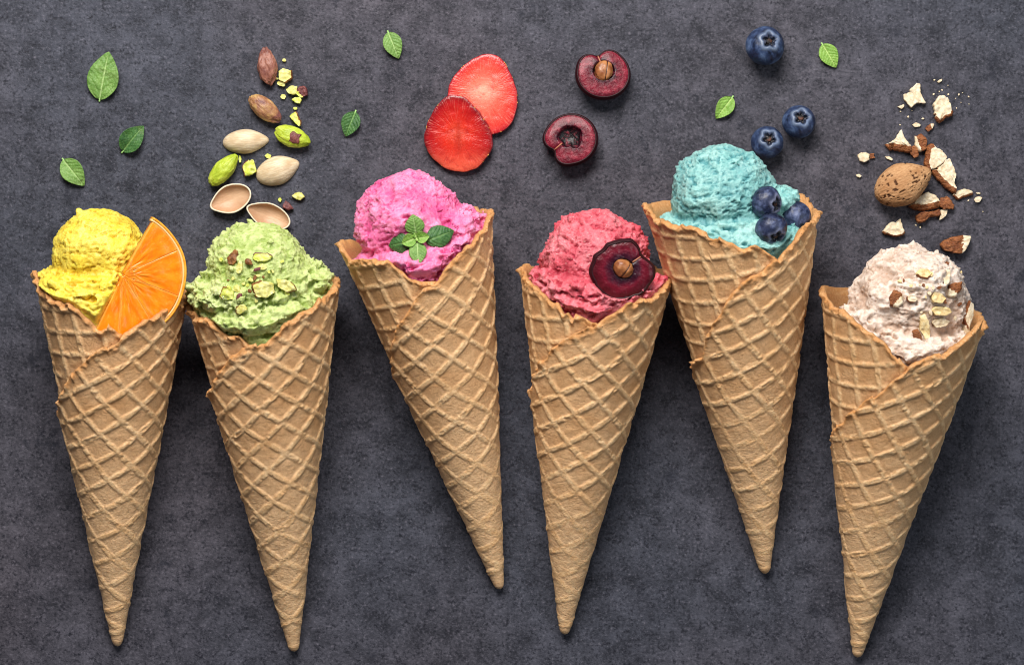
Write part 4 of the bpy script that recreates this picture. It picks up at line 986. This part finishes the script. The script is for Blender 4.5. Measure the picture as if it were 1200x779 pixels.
PB = [(333.5, 88, 15, 14, 20, P_CREAM, P_BROWN, 'chopped pistachio bit with brown edge right of the topmost kernel', -20, 9),
      (330, 98.5, 10, 7, 0, P_CREAM, P_BROWN, 'small yellow pistachio bit under the brown edged one', None, 5),
      (342, 106, 11, 13, 20, P_CREAM, P_SKIN, 'pale yellow pistachio bit left of the purple one', None, 7),
      (354, 107.5, 12, 13, 40, P_GREEN, P_SKIN, 'purple skinned pistachio bit at the right of the crumbs', 45, 7),
      (348, 117.5, 10, 9, 0, P_GREEN, P_SKIN, 'green pistachio bit directly below the purple skinned one', None, 6),
      (331.5, 113, 6, 6, 0, P_CREAM, P_SKIN, 'tiny yellow pistachio crumb left of the pale bits', None, 3),
      (346, 127.5, 5, 4, 0, P_GREEN, P_SKIN, 'tiny green pistachio crumb above the green kernel', None, 3),
      (346, 139.5, 18, 8, 60, P_GREEN, P_BROWN, 'slanting green and brown pistachio splinter above the green kernel', 30, 7),
      (314, 183, 7, 5, 0, P_GREEN, P_SKIN, 'tiny green pistachio crumb between the two domed shells', None, 3),
      (281, 187, 3.5, 8, 0, P_GREEN, P_SKIN, 'thin green sliver beside the lime green kernel', None, 3),
      (292.5, 197, 13, 20, 8, P_GREEN, P_SKIN, 'green pistachio chunk with purple left edge between kernel and shell', 180, 9),
      (328, 234, 5, 5, 0, P_GREEN, P_SKIN, 'tiny green crumb above the hollow shell by the green scoop', None, 3),
      (350, 230, 14, 10, 5, P_CREAM, P_SKIN, 'square yellow green pistachio bit lowest at the right', None, 6),
      (336, 242, 13, 10, 25, P_GREEN, P_SKIN, 'purple brown pistachio bit beside the hollow shell', True, 6),
      (333, 71, 4, 4, 0, P_CREAM, P_SKIN, 'tiny pistachio crumb right of the topmost kernel', None, 3),
      (324, 92, 4, 3, 0, P_CREAM, P_SKIN, 'tiny pistachio crumb at the foot of the topmost kernel', None, 2)]
for j, (x, y, a_, b_, an, m1, m2, lab, sk, h) in enumerate(PB):
    chunk('pistachio_piece', lab, 'pistachio piece', ell(x, y, a_ * 1.05, b_ * 1.05, an, 6, j + 40, .25), h, skin=None if sk is None or sk is True else sk, ext=1.8 if sk else 0,
          top_skin=(sk if sk is True else (sk if sk == 45 else 0)), mats=(m1, m2), group='chopped pistachio on the table', seed=j + 200)
# pieces on the green scoop
for j, (x, y, a_, b_, an, m1, m2, lab, sk, h, ts) in enumerate([
      (273.5, 302.5, 11, 19, 22, P_BROWN, P_BROWN, 'dark brown pistachio flake, leftmost at the top of the green scoop', None, 5, True),
      (281, 313, 7, 15, 8, P_CREAM, P_SKIN, 'pale upright pistachio sliver right of the dark brown flake', None, 5, 0),
      (306, 302, 24, 9, -4, P_GREEN, P_SKIN, 'long pistachio strip with purple skin high on the green scoop', 80, 6, 0),
      (291, 307, 10, 8, 20, P_BROWN, P_BROWN, 'small tan pistachio bit at the left end of the long strip', None, 5, True),
      (301, 315.5, 9, 4, -25, P_SKIN, P_SKIN, 'thin purple skin flake in the middle of the green scoop', None, 3, True),
      (308, 313, 8, 9, 0, P_CREAM, P_SKIN, 'tiny yellow pistachio bit below the long strip', None, 4, 0),
      (308, 337.5, 27, 18, 8, P_CREAM, P_BROWN, 'largest pistachio chunk at the centre of the green scoop', 170, 9, 0),
      (333, 334, 24, 13, 28, P_CREAM, P_BROWN, 'oblong pistachio chunk right of the largest one on green scoop', -30, 8, 0),
      (267, 344, 15, 16, -10, P_GREEN, P_BROWN, 'yellow green pistachio chunk at the left of the green scoop', 170, 7, 0),
      (278, 338, 9, 8, 30, P_CREAM, P_BROWN, 'small pale bit touching the yellow green chunk at left', None, 5, 0),
      (280, 347.5, 6, 10, 25, P_SKIN, P_SKIN, 'dark purple skin bit under the small pale bit', None, 4, True),
      (283, 361, 15, 12, -35, P_CREAM, P_BROWN, 'lowest pistachio chunk on the green scoop near the notch', 200, 6, 0)]):
    pt_, n_ = surf(cones[1], x, y)
    chunk('pistachio_piece', lab, 'pistachio piece', ell(x, y, a_ * 1.08, b_ * 1.08, an, 6, j + 90, .2), h, z0=pt_[2] - h * .30, skin=sk, ext=2.0 if sk else 0, top_skin=ts, mats=(m1, m2),
          group='chopped pistachio on the green scoop', seed=j + 300, normal=(n_[0] * .5, n_[1] * .5, 1))
for j, (x, y, a_, b_, an, m1, m2, lab, sk, h, ts) in enumerate([
      (1082.5, 321, 15, 10, 8, A_CREAM, A_SKIN, 'golden almond bit high on the beige scoop', -90, 6, 0),
      (1108, 325, 11, 23, 6, A_FLESH, A_SKIN, 'upright white almond slice with brown left edge on beige scoop', 175, 6, 0),
      (1117, 338.5, 21, 13, -35, A_FLESH, A_SKIN, 'large rough brown almond bit at the right of the beige scoop', -60, 7, 60),
      (1051.5, 349, 13, 19, 15, A_FLESH, A_SKIN, 'jagged brown almond bit at the left of the beige scoop', -60, 6, 140),
      (1070, 350, 11, 9, 0, A_FLESH, A_SKIN, 'small cream and brown almond bit beside the jagged brown one', 200, 5, 0),
      (1098, 349, 18, 13, 5, A_CREAM, A_SKIN, 'upper of two yellow almond bits in the middle of the beige scoop', None, 7, 0),
      (1101.5, 364.5, 23, 12, 3, A_CREAM, A_SKIN, 'lower and longer of two yellow almond bits on the beige scoop', None, 7, 0),
      (1083.5, 382, 13, 28, -12, A_CREAM, A_SKIN, 'tall golden almond stick on the lower part of the beige scoop', None, 8, 0),
      (1075, 393, 11, 15, -20, A_SKIN, A_SKIN, 'dark brown almond bit left of the tall golden stick', None, 6, True),
      (1101, 377, 23, 10, 3, A_FLESH, A_SKIN, 'white almond stick lying right of the tall golden stick', None, 7, 0),
      (1134, 369, 9, 26, 8, A_FLESH, A_SKIN, 'long almond slice with brown edge at the right rim of the beige scoop', 175, 6, 0),
      (1131, 388, 9, 16, 4, A_FLESH, A_SKIN, 'white almond bit inside the right rim of the cone', None, 6, 0)]):
    pt_, n_ = surf(cones[5], x, y)
    chunk('almond_piece', lab, 'almond piece', ell(x, y, a_ * 1.08, b_ * 1.08, an, 6, j + 150, .18), h, z0=pt_[2] - h * .30, skin=sk, ext=1.8 if sk else 0, top_skin=ts, mats=(m1, m2),
          group='chopped almond on the beige scoop', seed=j + 400, normal=(n_[0] * .5, n_[1] * .5, 1))
# fine chopped dust pressed into the two nut scoops
for ci, ms, cx, cy, sx_, sy_, nm, cat, words in ((1, (P_CREAM, P_GREEN, P_BROWN), 300, 325, 30, 26, 'pistachio_crumb', 'crumb', 'fine pistachio crumb pressed into the green scoop'),
                                        (5, (A_CREAM, A_FLESH, A_SKIN), 1090, 350, 28, 30, 'almond_crumb', 'crumb', 'fine almond crumb pressed into the beige scoop')):
    r_ = np.random.default_rng(77 + ci)
    for j in range(26):
        x, y = cx + r_.normal(0, sx_ * .7), cy + r_.normal(0, sy_ * .7); pt_, n_ = surf(cones[ci], x, y, 4)
        if abs(x - cx) > 45 or abs(y - cy) > 50: continue
        s_ = r_.uniform(2.2, 5.0); m_ = ms[j % 3]
        chunk(nm, words, cat, ell(x, y, s_ * 1.4, s_, r_.uniform(0, 180), 6, j + 500, .25), s_ * .6, z0=pt_[2] - .6, mats=(m_, m_), group=words.replace('crumb', 'crumbs'), seed=j + 700, normal=(n_[0] * .5, n_[1] * .5, 1))
